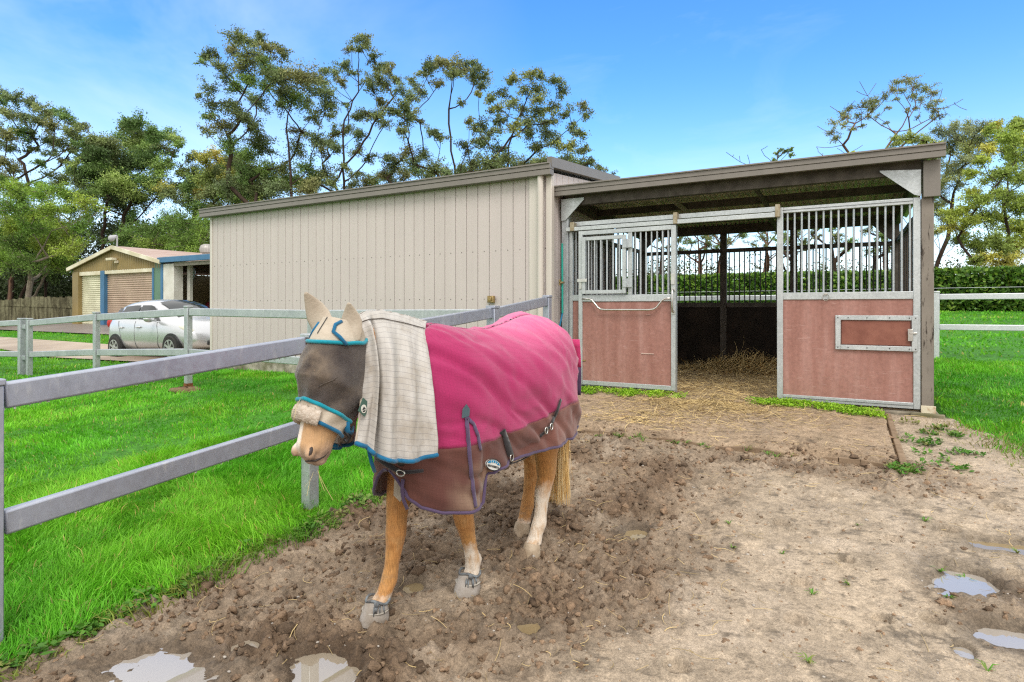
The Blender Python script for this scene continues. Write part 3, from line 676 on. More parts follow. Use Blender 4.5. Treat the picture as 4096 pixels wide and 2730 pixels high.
# white fence beyond the stable
wf_ = tag(empty('white_rail_fence', (1.5,13.6,.5)), 'white two rail fence on the lawn in front of the clipped hedge', 'fence')
for i, x in enumerate((-8.4,-5.93,-3.45,-.97,1.50,3.98,6.45,8.93,11.4)):
    z0 = float(G(x,13.6)); FP(cap_post(x,13.6,z0-.1,z0+1.25 if i != 4 else z0+1.27,.09), 'post', M['galv_white'], wf_, bevel=.006)
    if i < 8:
        for z in (1.73, 1.16): FP(MB().beam((x+.047,13.6,z),(x+2.43,13.6,z+.01),.05,.11), 'rail', M['galv_white'], wf_, bevel=.012, seg=3)
FP(MB().tube([(-8.4,13.58,1.86),(11.4,13.58,1.93)], .004, 6), 'sight_wire', M['galv_white'], wf_)
# mound of soil at the rusty post, timber edging of the raised earth apron
p = Vector((-8.57,5.25,float(G(-8.57,5.25))))
mb = MB().ell((p.x+.02,p.y-.05,p.z+.0),(.26,.2,.05),20,10)
for i, v in enumerate(mb.v): mb.v[i] = (v[0]+.03*random.uniform(-1,1), v[1]+.03*random.uniform(-1,1), v[2]+.012*random.uniform(-1,1))
tag(mb.build('soil_mound', simple('bare_soil', (.20,.13,.075), (.12,.075,.04), 14, .9, bump=.5), smooth=180), kind='structure')
ed = tag(empty('timber_edging', (.36,5.5,.3)), 'low half buried timber edging round the raised earth in front of the stable', 'edging')
me_ = simple('soil_stained_timber', (.27,.195,.13), (.18,.125,.08), 9, .9, 0, .2, .4, coord='Pos')
za = yardz(-.5,5.42)
mb = MB()
xs_ = np.linspace(-3.0,.40,24)
for i in range(23):
    a = Vector((xs_[i],5.49+.012*math.sin(i*2.1),float(G(xs_[i],5.5))-.030+.012*math.sin(i*1.3))); b = Vector((xs_[i+1],5.49+.012*math.sin((i+1)*2.1),float(G(xs_[i+1],5.5))-.030+.012*math.sin((i+1)*1.3)))
    mb.beam(a, b, .045, .10)
FP(mb, 'front_board', me_, ed)
FP(MB().beam((.40,5.47,float(G(.4,5.47))-.008),(.40,7.45,float(G(.4,7.45))+.0),.05,.10), 'side_board', me_, ed, bevel=.008)
# ---------------------------------------------------------------- drive, garage, paling fence, car
def sheet(name, x0, x1, y0, y1, lift, m, nx=60, ny=14, wob=.0):
    xs = np.linspace(x0, x1, nx); ys = np.linspace(0, 1, ny); P_ = []
    for f in ys:
        r = []
        for x in xs:
            lo = y0(x) if callable(y0) else y0; hi = y1(x) if callable(y1) else y1; y = lo+(hi-lo)*f
            r.append((x, y, float(G(x, y))+.02*float(fbm(np.array([x*.8]), np.array([y*.8]), seed=2)[0])*0+lift))
        P_.append(r)
    return tag(MB().grid(P_).build(name, m, smooth=180), kind='structure')
asph = simple('wet_asphalt', (.235,.20,.185), (.17,.145,.135), .5, .45, 0, .5, .25, 60, coord='Pos')
sheet('driveway', -60, -12, 11.0, lambda x: 13.4 if x > -30 else 22, .05, asph)
sheet('gravel_path', -60, -11.3, lambda x: 7.5+.35*math.sin(x*.4)+(.5 if x < -20 else 0), lambda x: 9.5-.02*(x+20), .035, simple('pale_wet_gravel', (.42,.345,.27), (.27,.21,.16), .55, .55, 0, .5, .3, 50, coord='Pos'))
GX0, GX1, GY, GB = -29.95, -23.1, 13.1, .66
gar = tag(empty('garage', (-26.5, GY, GB)), 'old gabled garage with cream and tan roller doors, blue trims and a lean-to bay', 'garage')
def PG(mb, name, m, parent=None, **k): return P(mb, name, m, parent or gar, **k)
def fl(name, c, c2, **k): return simple(name, tuple(min(.8,q*1.12) for q in c), tuple(min(.8,q*1.1) for q in c2), 1.5, .55, 0, .4, coord='Pos', **k)
olive = fl('olive_cladding', (.25,.185,.075), (.19,.14,.055)); blue = fl('blue_trim', (.05,.15,.28), (.04,.12,.22)); green = fl('green_panel', (.10,.19,.13), (.08,.15,.10))
cream = fl('cream_trim', (.66,.62,.50), (.48,.42,.28)); tan = fl('tan_roller', (.40,.30,.225), (.33,.24,.18)); crm = fl('cream_roller', (.60,.58,.43), (.46,.44,.31))
RX, RZ, EV = -26.45, 4.03, 3.3
# gable of ribbed sheet over the doors
pr = []
k = 40
for i in range(k*4+1):
    x = GX0+(GX1-GX0)*i/(k*4); pr.append((x, GY-(.03 if i % 4 in (1,2) else 0)))
top = lambda x: EV-.03+(RZ-EV)*(1-abs(x-RX)/(RX-GX0 if x < RX else GX1-RX))
PG(MB().grid([[(x,y,3.07) for x,y in pr],[(x,y,top(x)) for x,y in pr]]), 'gable_wall', olive)
PG(MB().box(GX0,-29.43,GY-.06,GY+.1,GB,3.07), 'corner_wall', olive)
def roller(x0, x1, z0, z1, m, name='roller_door'):
    n = int((z1-z0)/.085); pts = []
    for i in range(n*4+1): pts.append((GY+.10+.018*math.sin(2*PI*i/4), z0+(z1-z0)*i/(n*4)))
    return PG(MB().grid([[(x0,y,z) for y,z in pts],[(x1,y,z) for y,z in pts]]), name, m, smooth=180)
roller(-29.43,-27.59,GB,2.94,crm); roller(-27.30,-23.71,GB,2.94,tan)
for q in ((-29.43,-27.60,2.90),(-27.30,-23.71,2.92)): PG(MB().box(q[0],q[1],GY-.02,GY+.10,q[2],3.07), 'door_head', cream, bevel=.01)
for q in ((-27.60,-27.30,3.07),(-23.71,-23.60,3.07),(-23.12,-22.98,3.22)): PG(MB().box(q[0],q[1],GY-.05,GY+.14,GB,q[2]), 'blue_post', blue, bevel=.01)
PG(MB().box(-23.60,-23.12,GY-.02,GY+.12,GB,3.27), 'green_panel', green)
r = MB(); w_ = [(GX0-.25,EV-.05),(RX,RZ+.03),(GX1+.15,EV+.02)]
r.grid([[(x,y,z+.0) for x,z in w_] for y in (GY-.15, GY+7)])
ro = PG(r, 'roof', simple('faded_red_roof', (.33,.225,.19), (.45,.36,.32), 1.8, .7, 0, .3, coord='Pos', stretch=(6,.4,1)), solid=.03)
PG(MB().beam((w_[0][0],GY-.16,w_[0][1]-.06),(RX,GY-.16,RZ-.02),.06,.15).beam((RX,GY-.16,RZ-.02),(w_[2][0],GY-.16,w_[2][1]-.05),.06,.15), 'barge_board', cream, ro)
PG(MB().box(GX0,GX0+.05,GY+.1,GY+7,GB,EV-.1).box(GX0,GX1,GY+6.9,GY+7,GB,EV-.1), 'side_wall', olive)
PG(MB().box(GX0+.06,GX1-.06,GY+.3,GY+.36,GB,3.05), 'dark_lining', M['black'])
# lean-to bay
PG(MB().box(-22.97,-22.28,GY-.03,GY+.35,GB,3.20), 'white_pier', M['white_paint'], bevel=.02)
PG(MB().box(-22.28,-22.10,GY+.5,GY+.62,GB,3.15), 'white_jamb', M['white_paint'])
PG(MB().box(-23.12,-17.6,GY-.18,GY-.05,3.24,3.44), 'blue_gutter', blue, bevel=.01)
PG(MB().box(-22.28,-17.6,GY-.02,GY+.08,3.09,3.235), 'bay_lintel', simple('dull_lintel', (.30,.27,.22), (.22,.2,.16)))
bw = MB(); pts = [(x, GY+4.6-(.03 if i % 4 in (1,2) else 0)) for i, x in enumerate(np.linspace(-23,-17.5,121))]
PG(bw.grid([[(x,y,GB) for x,y in pts],[(x,y,3.3) for x,y in pts]]), 'bay_rear_wall', simple('brown_bay_wall', (.13,.09,.065), (.08,.055,.04)))
PG(MB().grid([[(-23.1,GY-.1,3.46),(-17.5,GY-.1,3.42)],[(-23.1,GY+4.7,3.62),(-17.5,GY+4.7,3.58)]]), 'lean_to_roof', simple('pale_bay_roof', (.55,.47,.42), (.45,.36,.31)), solid=.03)
PG(MB().box(-17.6,-17.5,GY,GY+4.6,GB,3.4), 'bay_side_wall', olive)
v = onY(827, 1030, GY+1.3); v.z = 3.47
PG(MB().lathe(v, [(.16,0),(.16,.2),(.24,.24),(.27,.38),(.22,.52),(.10,.58),(.001,.59)], 20), 'roof_ventilator', simple('ribbed_aluminium',(.40,.38,.36),(.27,.25,.24),30,.5,.3,stretch=(1,1,.02)), smooth=50)
p = onY(468, 990, GY-.1); q = onY(468, 946, GY-.1); e_ = onY(446, 954, GY-.3)
PG(MB().tube([p,q],.035,8).tube([q,(q.x-.12,q.y-.1,q.z-.01)],.06,8).ell(e_,(.13,.12,.13),12,8).tube([q+Vector((-.05,0,-.03)),e_],.06,10), 'floodlight', simple('grey_white_lamp',(.42,.42,.44),(.34,.34,.36)), smooth=60)
p = onY(449, 1039, GY-.1); PG(MB().box(p.x-.12,p.x+.35,GY-.3,GY-.1,p.z-.05,p.z+.05).box(p.x+.25,p.x+.33,GY-.16,GY-.02,p.z-.16,p.z-.05), 'camera_box', cream, bevel=.01)
PG(MB().box(-22.2,-18.2,GY+2.2,GY+3.0,1.42,1.48).box(-22.1,-22.0,GY+2.3,GY+2.4,GB,1.42).box(-18.5,-18.4,GY+2.3,GY+2.4,GB,1.42).box(-20.4,-20.3,GY+2.3,GY+2.4,GB,1.42), 'work_bench', simple('bench_timber', (.07,.05,.035), (.05,.035,.025)))
bag = tag(empty('hanging_bag', (-20.8, GY+1, 2.4)), 'white bag hanging from the roof inside the dark lean-to bay', 'bag')
c_ = onY(766, 1100, GY+1.0); tp = onY(770, 1062, GY+1.0)
P(MB().ell(c_,(.13,.13,.30),12,8,Matrix.Rotation(.45,3,'Y')), 'bag', simple('white_plastic_bag',(.6,.62,.68),(.45,.48,.55),9,.5), bag, smooth=180); P(MB().tube([tp, c_+Vector((.1,0,.25))],.012,6), 'cord', cream, bag)
def stuff(name, label, cat, sx, sy, dims, m, rot=0):
    p = onY(sx, sy, GY+2.4); o = MB().box(-dims[0]/2,dims[0]/2,-.15,.15,0,dims[2]).box(-dims[0]*.3,dims[0]*.3,-.1,.1,dims[2]+.001,dims[2]*1.2).build(name, m, bevel=.02, loc=(p.x,p.y,1.482)); o.rotation_euler.y = rot
    return tag(o, label, cat)
stuff('green_tub', 'green plastic tub on the bench in the dark lean-to bay', 'tub', 722, 1170, (.5,.3,.26), fl('green_plastic',(.01,.28,.12),(.01,.2,.09)))
stuff('red_can', 'small red can beside the green tub on the bench', 'can', 748, 1170, (.22,.3,.30), fl('red_plastic',(.5,.02,.03),(.4,.015,.02)))
stuff('timber_offcuts', 'pale timber offcuts lying on the bench in the bay', 'timber', 775, 1180, (.5,.3,.12), fl('pale_timber',(.5,.38,.22),(.4,.3,.17)), .3)
p = onY(832, 1240, GY+1.9)
tag(MB().lathe((0,0,0), [(.02,-.5),(.17,-.45),(.13,-.1),(.17,.2),(.06,.48),(.01,.5)], 9).build('red_cloth', fl('dark_red_cloth',(.24,.02,.03),(.14,.015,.02)), smooth=180, loc=(p.x,p.y,1.25)), 'dark red cloth hanging from the end of the bench', 'cloth')
# paling fence
def palings(a, b, h):
    a, b = Vector(a), Vector(b); d = (b-a); L = d.length; d /= L; n = int(L/.13); mb = MB(); nr = Vector((d.y,-d.x,0))
    for i in range(n):
        s0 = a+d*(L*i/n); s1 = a+d*(L*(i+.93)/n); hh = h+random.uniform(-.04,.04); o = nr*random.uniform(0,.02)
        z0 = min(float(G(s0.x,s0.y)), float(G(s1.x,s1.y)))-.05
        v = [s0+o, s1+o, s1+o-nr*.02, s0+o-nr*.02]
        mb.loft([[(q.x,q.y,z0) for q in v],[(q.x,q.y,z0+.05+hh) for q in v]])
    return mb
tp_ = NT('mossy_grey_palings'); v = tp_.co('Pos')
f1 = tp_.noise(tp_.co('Pos',(3.2,3.2,.35)), 2.2, 6, .7)
tp_.set(tp_.mix(1.0, tp_.ramp(f1, [(.30,(.055,.05,.032)),(.48,(.15,.14,.085)),(.60,(.30,.29,.18)),(.7,(.10,.095,.05))]), tp_.ramp(tp_.noise(v,12,4),[(.3,.7),(.7,1.15)]), 'MULTIPLY'), .9, 0, .15)
pf = tag(empty('paling_fence', (-30,13.5,.6)), 'weathered mossy timber paling fence between the drive and the trees', 'fence')
a = W(-420,1300,23.2); b = W(330,1300,29.5)
P(palings((a.x,a.y,0),(b.x,b.y,0),1.28), 'palings', tp_.m, pf)
P(MB().beam((a.x,a.y+.08,1.0+.75),(b.x,b.y+.08,.75+.75),.04,.09), 'rail', tp_.m, pf)

# ---- silver hatchback
car = tag(empty('parked_car', (-15.17, 8.95, .235)), 'small silver hatchback parked on the drive partly hidden by the beige shed', 'car')
car.rotation_euler = (0, math.radians(-1.6), 0)
STN = [(-1.80,.62,.40,.72,.86,.90,.92,.50),(-1.73,.76,.28,.80,.95,1.02,1.06,.58),(-1.55,.825,.22,.84,.99,1.28,1.35,.57),(-1.28,.84,.2,.86,1.0,1.41,1.48,.57),(-.6,.845,.2,.85,.97,1.455,1.53,.57),
       (.1,.845,.2,.84,.945,1.44,1.515,.57),(.5,.845,.2,.83,.93,1.31,1.39,.575),(.9,.845,.2,.81,.92,1.11,1.18,.60),(1.15,.84,.2,.79,.905,.985,1.04,.62),(1.45,.825,.21,.75,.86,.925,.965,.58),(1.72,.765,.24,.68,.76,.82,.86,.52),(1.88,.62,.27,.57,.63,.67,.70,.42),(1.94,.46,.33,.48,.53,.55,.57,.30)]
SA = np.array(STN)
def sv(x): return [np.interp(x, SA[:,0], SA[:,i]) for i in range(1,8)]
def ring(x, w, zb, zs_, zl, ze, zt, yr):
    h = [(0,zb),(.84*w,zb),(.965*w,zb+.16),(w,(zb+zs_)/2+.04),(.985*w,zs_),(.945*w,zl),(yr,ze),(yr*.62,ze+(zt-ze)*.72),(0,zt)]
    return [(x,-y,z) for y,z in h]+[(x,y,z) for y,z in reversed(h[1:-1])]
paint = NT('silver_paint'); paint.set((.56,.57,.59), .28, .55, .5); paint.b.inputs['Coat Weight'].default_value = .6; paint.b.inputs['Coat Roughness'].default_value = .05
glass = NT('dark_car_glass'); glass.set((.02,.025,.028), .04, 0, .5); glass.b.inputs['IOR'].default_value = 1.45
def PC(mb, name, m, parent=None, **k):
    o = mb.build(name, m, parent or car, **k); return o
bd = PC(MB().loft([ring(*s) for s in STN]), 'body', paint.m, smooth=180, subd=2)
def sidewin(x0a, x0b, x1a, x1b, f0=.10, f1=.80, s=-1):
    P_ = []
    for u in np.linspace(0,1,8):
        r = []
        for f in np.linspace(0,1,5):
            x = (x0a+(x1a-x0a)*u)*(1-f)+(x0b+(x1b-x0b)*u)*f; w,zb,zs_,zl,ze,zt,yr = sv(x); g = f0+(f1-f0)*f
            r.append((x, s*((.945*w)*(1-g)+yr*g+.012+.012*math.sin(PI*g)), zl*(1-g)+ze*g+.004))
        P_.append(r)
    return MB().grid(P_)
for s in (-1,1):
    dd = {-1:'door',1:'door'}[s]
    for args in ((-1.46,-1.28,-1.12,-1.12,.15,.72),(-1.06,-1.05,-.36,-.36),(-.28,-.28,.72,.26)):
        PC(sidewin(*args, s=s), 'window', glass.m, bd, smooth=180)
ws_ = []
for x in np.linspace(.24,1.09,9):
    w,zb,zs_,zl,ze,zt,yr = sv(x); ws_.append([(x+.012, y*yr*.9, zt-(zt-ze)*.9*abs(y)**1.8+.010) for y in np.linspace(-1,1,11)])
PC(MB().grid(ws_), 'windscreen', glass.m, bd, smooth=180)
trimb = M['black']
wp = MB()
for y0 in (-.45,.05): wp.tube([(1.10,y0,1.05),(.95,y0+.42,1.155)],.008,6)
PC(wp, 'wiper', trimb, bd)
sm = MB()
def sideline(xa, za, xb, zb_, n=10):
    pts = []
    for i in range(n+1):
        x = xa+(xb-xa)*i/n; z = za+(zb_-za)*i/n; w,zb,zs_,zl,ze,zt,yr = sv(x)
        y = np.interp(z,[zb,zb+.16,(zb+zs_)/2+.04,zs_,zl],[.84*w,.965*w,w,.985*w,.945*w]); pts.append((x,-y+.004,z))
    return pts
for l in ((-1.12,.97,-1.02,.72),(-1.02,.72,-.92,.45),(-.92,.45,-.85,.27),(-.33,.95,-.33,.25),(.62,.92,.72,.6),(.72,.6,.62,.27),(-.85,.27,.62,.27)): sm.tube(sideline(*l), .006, 5)
PC(sm, 'door_seams', simple('dark_seam',(.10,.10,.10),(.08,.08,.08)), bd)  # thin dark lines along the door joints
hd = MB()
for x in (-.93,-.12): hd.tube([(x-.09,-.845,.80),(x-.05,-.872,.80),(x+.05,-.872,.805),(x+.09,-.845,.805)],.018,8)
PC(hd, 'door_handle', paint.m, bd, smooth=180)
PC(MB().ell((.60,-.98,1.0),(.09,.13,.085),14,8).tube([(.62,-.82,.96),(.6,-.95,.97)],.03,6), 'mirror', paint.m, bd, smooth=180)
hl = NT('headlight_lens'); hl.set((.62,.60,.50), .12, 0, .7)
for s in (-1,1):
    PC(MB().ell((1.60,s*.665,.735),(.235,.10,.085),16,8,Matrix.Rotation(s*-.30,3,'Z')@Matrix.Rotation(.35,3,'Y')), 'headlight', hl.m, bd, smooth=180)
    PC(MB().ell((-1.70,s*.70,.92),(.10,.09,.13),12,8), 'tail_light', fl('red_lens',(.40,.02,.02),(.3,.015,.015)), bd, smooth=180)
PC(MB().ell((1.87,0,.615),(.07,.33,.055),16,8), 'grille', trimb, bd, smooth=180)
PC(MB().box(1.90,1.955,-.36,.36,.34,.45), 'lower_intake', trimb, bd, bevel=.02)
PC(MB().box(1.95,1.965,-.19,.19,.46,.545), 'number_plate', M['white_paint'], bd, bevel=.004)
rub = simple('tyre_rubber',(.022,.022,.022),(.035,.033,.03),20,.85)
for x in (-1.23,1.23):
    for s in (-1,1):
        A = Matrix.Rotation(PI/2,3,'X'); yo_ = s*.775
        arch = PC(MB().lathe((x,s*.80,.315),[(.001,-.040),(.330,-.040),(.330,.046),(.001,.046)],36,A), 'wheel_arch', trimb, bd, smooth=40)
        wh = PC(MB().lathe((x,s*.79,.29),[(.19,-.085),(.27,-.09),(.29,-.06),(.29,.06),(.27,.09),(.19,.085)],36,A), 'wheel', rub, smooth=60)
        rm = MB().lathe((x,s*.79,.29),[(.001,-.06),(.185,-.06),(.185,-.086),(.20,-.088),(.20,.088),(.185,.086),(.185,.06),(.001,.06)],36,A)
        PC(rm, 'wheel_well', trimb, wh, smooth=40)
        sp_ = MB()
        for i in range(7):
            a = 2*PI*i/7; c0 = Vector((x+.03*math.cos(a), s*.866, .29+.03*math.sin(a))); c1 = Vector((x+.188*math.cos(a), s*.873, .29+.188*math.sin(a))); sp_.beam(c0,c1,.055,.02,(0,1,0))
        sp_.lathe((x,s*.866,.29),[(.001,-.016),(.055,-.016),(.055,.016),(.001,.016)],16,A)
        sp_.loft([[(x+r_*math.cos(2*PI*j/32), s*.79+s*d_, .29+r_*math.sin(2*PI*j/32)) for j in range(32)] for r_,d_ in ((.185,.07),(.185,.092),(.205,.092),(.205,.07))], True, False)
        PC(sp_, 'hub_cap', simple('silver_hub',(.5,.5,.5),(.42,.42,.42),9,.35,.6), wh, smooth=40)
# ---------------------------------------------------------------- trees
def leafmat(name, rough=.55, trans=.25):
    t = NT(name); a = t.attr('tint'); t.set(a, rough, 0, .35)
    tr = t.n('ShaderNodeBsdfTranslucent'); t.l(a, tr.inputs[0]); mx = t.n('ShaderNodeMixShader'); mx.inputs[0].default_value = trans
    t.l(t.b.outputs[0], mx.inputs[1]); t.l(tr.outputs[0], mx.inputs[2]); out = t.t.nodes['Material Output']; t.l(mx.outputs[0], out.inputs[0]); return t.m
M['leaf'] = leafmat('foliage'); M['grassm'] = leafmat('grass_blade', .6, .3)
M['bark_dark'] = simple('dark_bark', (.075,.052,.038), (.035,.025,.02), 9, .9, 0, .1, .5, 30, stretch=(3,3,.6), coord='Pos')
M['bark_red'] = simple('reddish_bark', (.21,.125,.085), (.12,.075,.052), 6, .85, 0, .15, .4, 30, stretch=(3,3,.5), coord='Pos')
M['bark_pale'] = simple('pale_bark', (.30,.26,.20), (.17,.145,.11), 7, .85, 0, .15, .4, 30, stretch=(3,3,.5), coord='Pos')
def leaves(pts, L, Wd, droop=.5):
    """diamond leaf faces at pts"""
    n = len(pts); d = RNG.normal(size=(n,3)); d[:,2] -= droop; d /= np.linalg.norm(d,axis=1,keepdims=True)
    r = RNG.normal(size=(n,3)); s = np.cross(d,r); s /= np.linalg.norm(s,axis=1,keepdims=True)+1e-9
    l = (L*RNG.uniform(.6,1.35,n))[:,None]; w = (Wd*RNG.uniform(.7,1.3,n))[:,None]
    V = np.stack([pts-d*l*.5, pts+s*w*.5, pts+d*l*.5, pts-s*w*.5],1).reshape(-1,3)
    return V, np.arange(n*4).reshape(-1,4)
def tree(name, label, trunk, clumps, Z, scale, off, cols, barkm, L=.17, Wd=.065, dens=1.0, r0=.20, spread=.35, depth=.9, TB=1.0, RS=None, group=None, droop=.5, bare=(), cat='tree', jit=.05, gap=.55):
    """trunk: [(px,py)] up from the base, clumps [(px,py,r)], both read off the photo in a zoomed crop (offset off, px size scale) at distance Z"""
    S = lambda p, z=Z: W(off[0]+p[0]*scale, off[1]+p[1]*scale, z)
    unit = scale/FPX*Z
    base = S(trunk[0]); gz = float(G(base.x, base.y))
    root = tag(empty(name, (base.x, base.y, gz)), label, cat, group)
    nodes, par, leafc = [], [], []
    def addpath(p_idx, pts):
        for p in pts: nodes.append(np.array(p)); par.append(p_idx); p_idx = len(nodes)-1
        return p_idx
    if base.z > gz+.05: nodes.append(np.array((base.x+.02, base.y, gz-.2))); par.append(-1)
    else: nodes.append(np.array((base.x, base.y, min(base.z, gz)-.2))); par.append(-1)
    prev = 0
    for p in trunk:
        t_ = np.array(S(p)); o = nodes[prev]; n = max(1, int(np.linalg.norm(t_-o)/.7))
        prev = addpath(prev, [o+(t_-o)*(i+1)/n+(RNG.normal(size=3)*.05 if i < n-1 else 0) for i in range(n)])
    cl = []
    for c in clumps:
        r = (c[2] if len(c) > 2 else 45)*unit
        z = Z+RNG.uniform(-1,1)*depth*(2.2+.05*Z*.5); q = np.array(S(c, z)); cl.append((q, r, c))
    b0 = np.array((base.x, base.y, gz))
    cl.sort(key=lambda a: np.linalg.norm(a[0]-b0))
    ends = []
    for q, r, c in cl+[(np.array(S(b)), 0, b) for b in bare]:
        A = np.array(nodes); d = A-q; dist = np.linalg.norm(d,axis=1); up = (q[2]-A[:,2])
        cost = dist+np.where(up < .62*dist, (.62*dist-up)*1.5, 0)
        cost[0] += 50; k = int(np.argmin(cost)); o = A[k]; n = max(2, int(dist[k]/.55)); pts = []
        side = RNG.normal(size=3)*.045*dist[k]; side[2] *= .3
        for i in range(1, n+1):
            f = i/n; pts.append(o+(q-o)*f+side*math.sin(PI*f)+(RNG.normal(size=3)*jit*.5 if i < n else 0)+np.array([0,0,-.05*dist[k]*math.sin(PI*f)]))
        e = addpath(k, pts); ends.append((e, q, r, c))
    P0, tint = [], []
    cols = [np.array(c) for c in cols]
    for e, q, r, c in ends:
        if r == 0: continue
        r = r*(RS if RS else (.85 if name in ('gum_tree','grey_gum') else 1.0))
        ns = max(5, int(11*(r/.6)**.9)); base_c = cols[RNG.integers(len(cols))] if len(c) < 4 else cols[c[3]]
        for _ in range(ns):
            u = RNG.normal(size=3); u /= np.linalg.norm(u); t_ = q+u*r*np.array([1,1,.75])*RNG.uniform(.5,1.7)
            addpath(e, [(q+t_)/2+RNG.normal(size=3)*.05*r, t_])
            n = int(dens*84*(r/.6)**1.1); sg = r*spread*.70
            fr_ = RNG.uniform(.3,1.12,(n,1)); P0.append(q+(t_-q)*fr_+RNG.normal(size=(n,3))*sg*np.array([1,1,.8])); tint.append(base_c*RNG.uniform(.72,1.35)*RNG.uniform(.75,1.25,(n,1)))
    # radii: pipe model
    n = len(nodes); cnt = np.zeros(n); ch = np.zeros(n)
    for i in range(n-1, 0, -1):
        if ch[i] == 0: cnt[i] = 1
        cnt[par[i]] += cnt[i]; ch[par[i]] += 1
    rad = r0*.66*(cnt/cnt[0])**.74
    nt_ = prev; q_ = nt_; ch_ = []
    while q_ >= 0: ch_.append(q_); q_ = par[q_]
    for k_, q_ in enumerate(ch_[::-1]): rad[q_] = max(rad[q_], r0*.50*(1-.78*k_/max(1,len(ch_)-1)))
    rad = np.maximum(rad, .017)
    mb = MB(); A = np.array(nodes); V, F = [], []; K = 6
    for i in range(1, n):
        p = par[i]; a, b = A[p], A[i]; d = b-a; l = np.linalg.norm(d)
        if l < 1e-5: continue
        d /= l; s = np.cross(d,(.3,.9,.1)); s /= np.linalg.norm(s)+1e-9; u = np.cross(d,s); k0 = len(V)
        ra = min(rad[p], rad[i]*1.6)
        for rr, c0 in ((ra,a-d*ra*.25),(rad[i],b)):
            for j in range(K):
                t_ = 2*PI*j/K; V.append(c0+(s*math.cos(t_)+u*math.sin(t_))*rr)
        for j in range(K): F.append((k0+j,k0+(j+1)%K,k0+K+(j+1)%K,k0+K+j))
    w = np_mesh('trunk', np.array(V), np.array(F), barkm, smooth=True); w.parent = root; w.location = -Vector(root.location)
    if P0:
        P0 = np.concatenate(P0); tint = np.concatenate(tint); LV, LF = leaves(P0, L*.84, Wd*1.0, droop)
        f = np_mesh('crown', LV, LF, M['leaf'], cols=np.clip(np.repeat(tint*np.array([2.4,2.55,2.3])*TB,4,0),.004,.8)); f.parent = root; f.location = -Vector(root.location)
    return root
OL = [(.070,.085,.034),(.088,.102,.042),(.056,.07,.028),(.105,.118,.05),(.075,.095,.045),(.10,.098,.042)]
GG = [(.075,.115,.035),(.10,.14,.04),(.06,.095,.03),(.13,.16,.05)]
BR = [(.125,.20,.03),(.165,.235,.035),(.10,.17,.03),(.20,.25,.04),(.09,.145,.03)]
DK = [(.035,.055,.018),(.05,.075,.022),(.028,.042,.015),(.06,.09,.028)]
YO = [(.22,.19,.05),(.17,.16,.04),(.10,.12,.035),(.25,.20,.06)]
A7, O7 = .765, (700,100)
def cl(s, r=45): return [tuple(int(v) for v in q.split(',')) if q.count(',') > 1 else tuple(int(v) for v in q.split(','))+(r,) for q in s.split()]
tree('gum_tree', 'tallest gum tree behind the shed, leftmost of the four with a thick dark trunk', [(610,900),(598,700),(582,550),(590,470)],
  cl('330,70,55 420,90,55 500,120,50 560,165,40 300,130,50 380,150,60 450,190,60 170,170,45 230,220,45 270,270,45 180,330,45 120,370,25 210,410,45 320,330,60 390,290,60 560,250,70 640,270,80 690,300,60 560,340,60 620,380,70 690,400,50 300,430,60 350,480,60 250,530,60 180,470,40 170,560,40 400,520,60 430,600,70 300,620,60 480,650,60 380,680,70 750,300,50 780,350,60 800,420,60 820,470,40 720,480,50 660,560,50 740,600,50 640,650,60 700,760,60 560,740,60 480,760,60 340,780,60 280,840,60 420,850,70 520,850,60 700,850,60 200,160,30 140,200,25 440,60,40 540,130,35 480,240,50 520,290,60 360,220,55 420,400,60 480,330,55 560,420,50'),
  38, A7, O7, OL+GG[:2], M['bark_dark'], r0=.36, RS=.93)
tree('gum_tree', 'slender gum tree with twin dark trunks and a tall narrow top above the shed', [(885,880),(880,640),(885,500),(960,350),(962,180)],
  cl('960,80,45 1000,110,45 925,130,35 1040,170,40 1100,210,40 1070,240,40 880,220,45 830,250,45 930,250,40 860,300,40 1000,290,45 1030,330,45 1100,310,45 1160,290,45 1180,340,40 1070,400,45 1000,460,50 940,480,45 900,540,50 960,570,50 830,560,50 800,610,50 760,660,50 850,640,45 1060,480,50 1100,520,40 950,660,45 780,780,60 700,800,60 830,830,50 1010,700,40 990,70,30 960,140,30 1060,290,40 900,420,30 1130,240,35 780,240,35 760,300,40 940,780,40 880,740,40'),
  40, A7, O7, OL, M['bark_dark'], r0=.26)
tree('gum_tree', 'open crowned gum tree forking low above the shed roof, third from the left', [(1468,800),(1462,740),(1442,590),(1432,440),(1450,280)],
  cl('1330,220,50 1390,200,50 1300,250,40 1440,200,50 1520,200,55 1580,230,55 1610,270,50 1560,280,50 1460,260,50 1250,300,40 1290,340,40 1380,310,45 1610,320,35 1590,370,30 1230,380,50 1200,430,55 1240,470,50 1210,500,50 1150,460,50 1340,560,45 1390,590,40 1500,410,30 1530,500,35 1600,530,45 1200,560,40 1280,500,30 1300,680,60 1250,730,60 1350,760,60 1200,680,60 1150,740,60 1100,700,50 1530,640,50 1560,720,60 1080,780,50 1490,760,40 1420,780,40 1360,190,30 1500,240,40'),
  39, A7, O7, OL+[(.12,.12,.035)], M['bark_dark'], r0=.27)
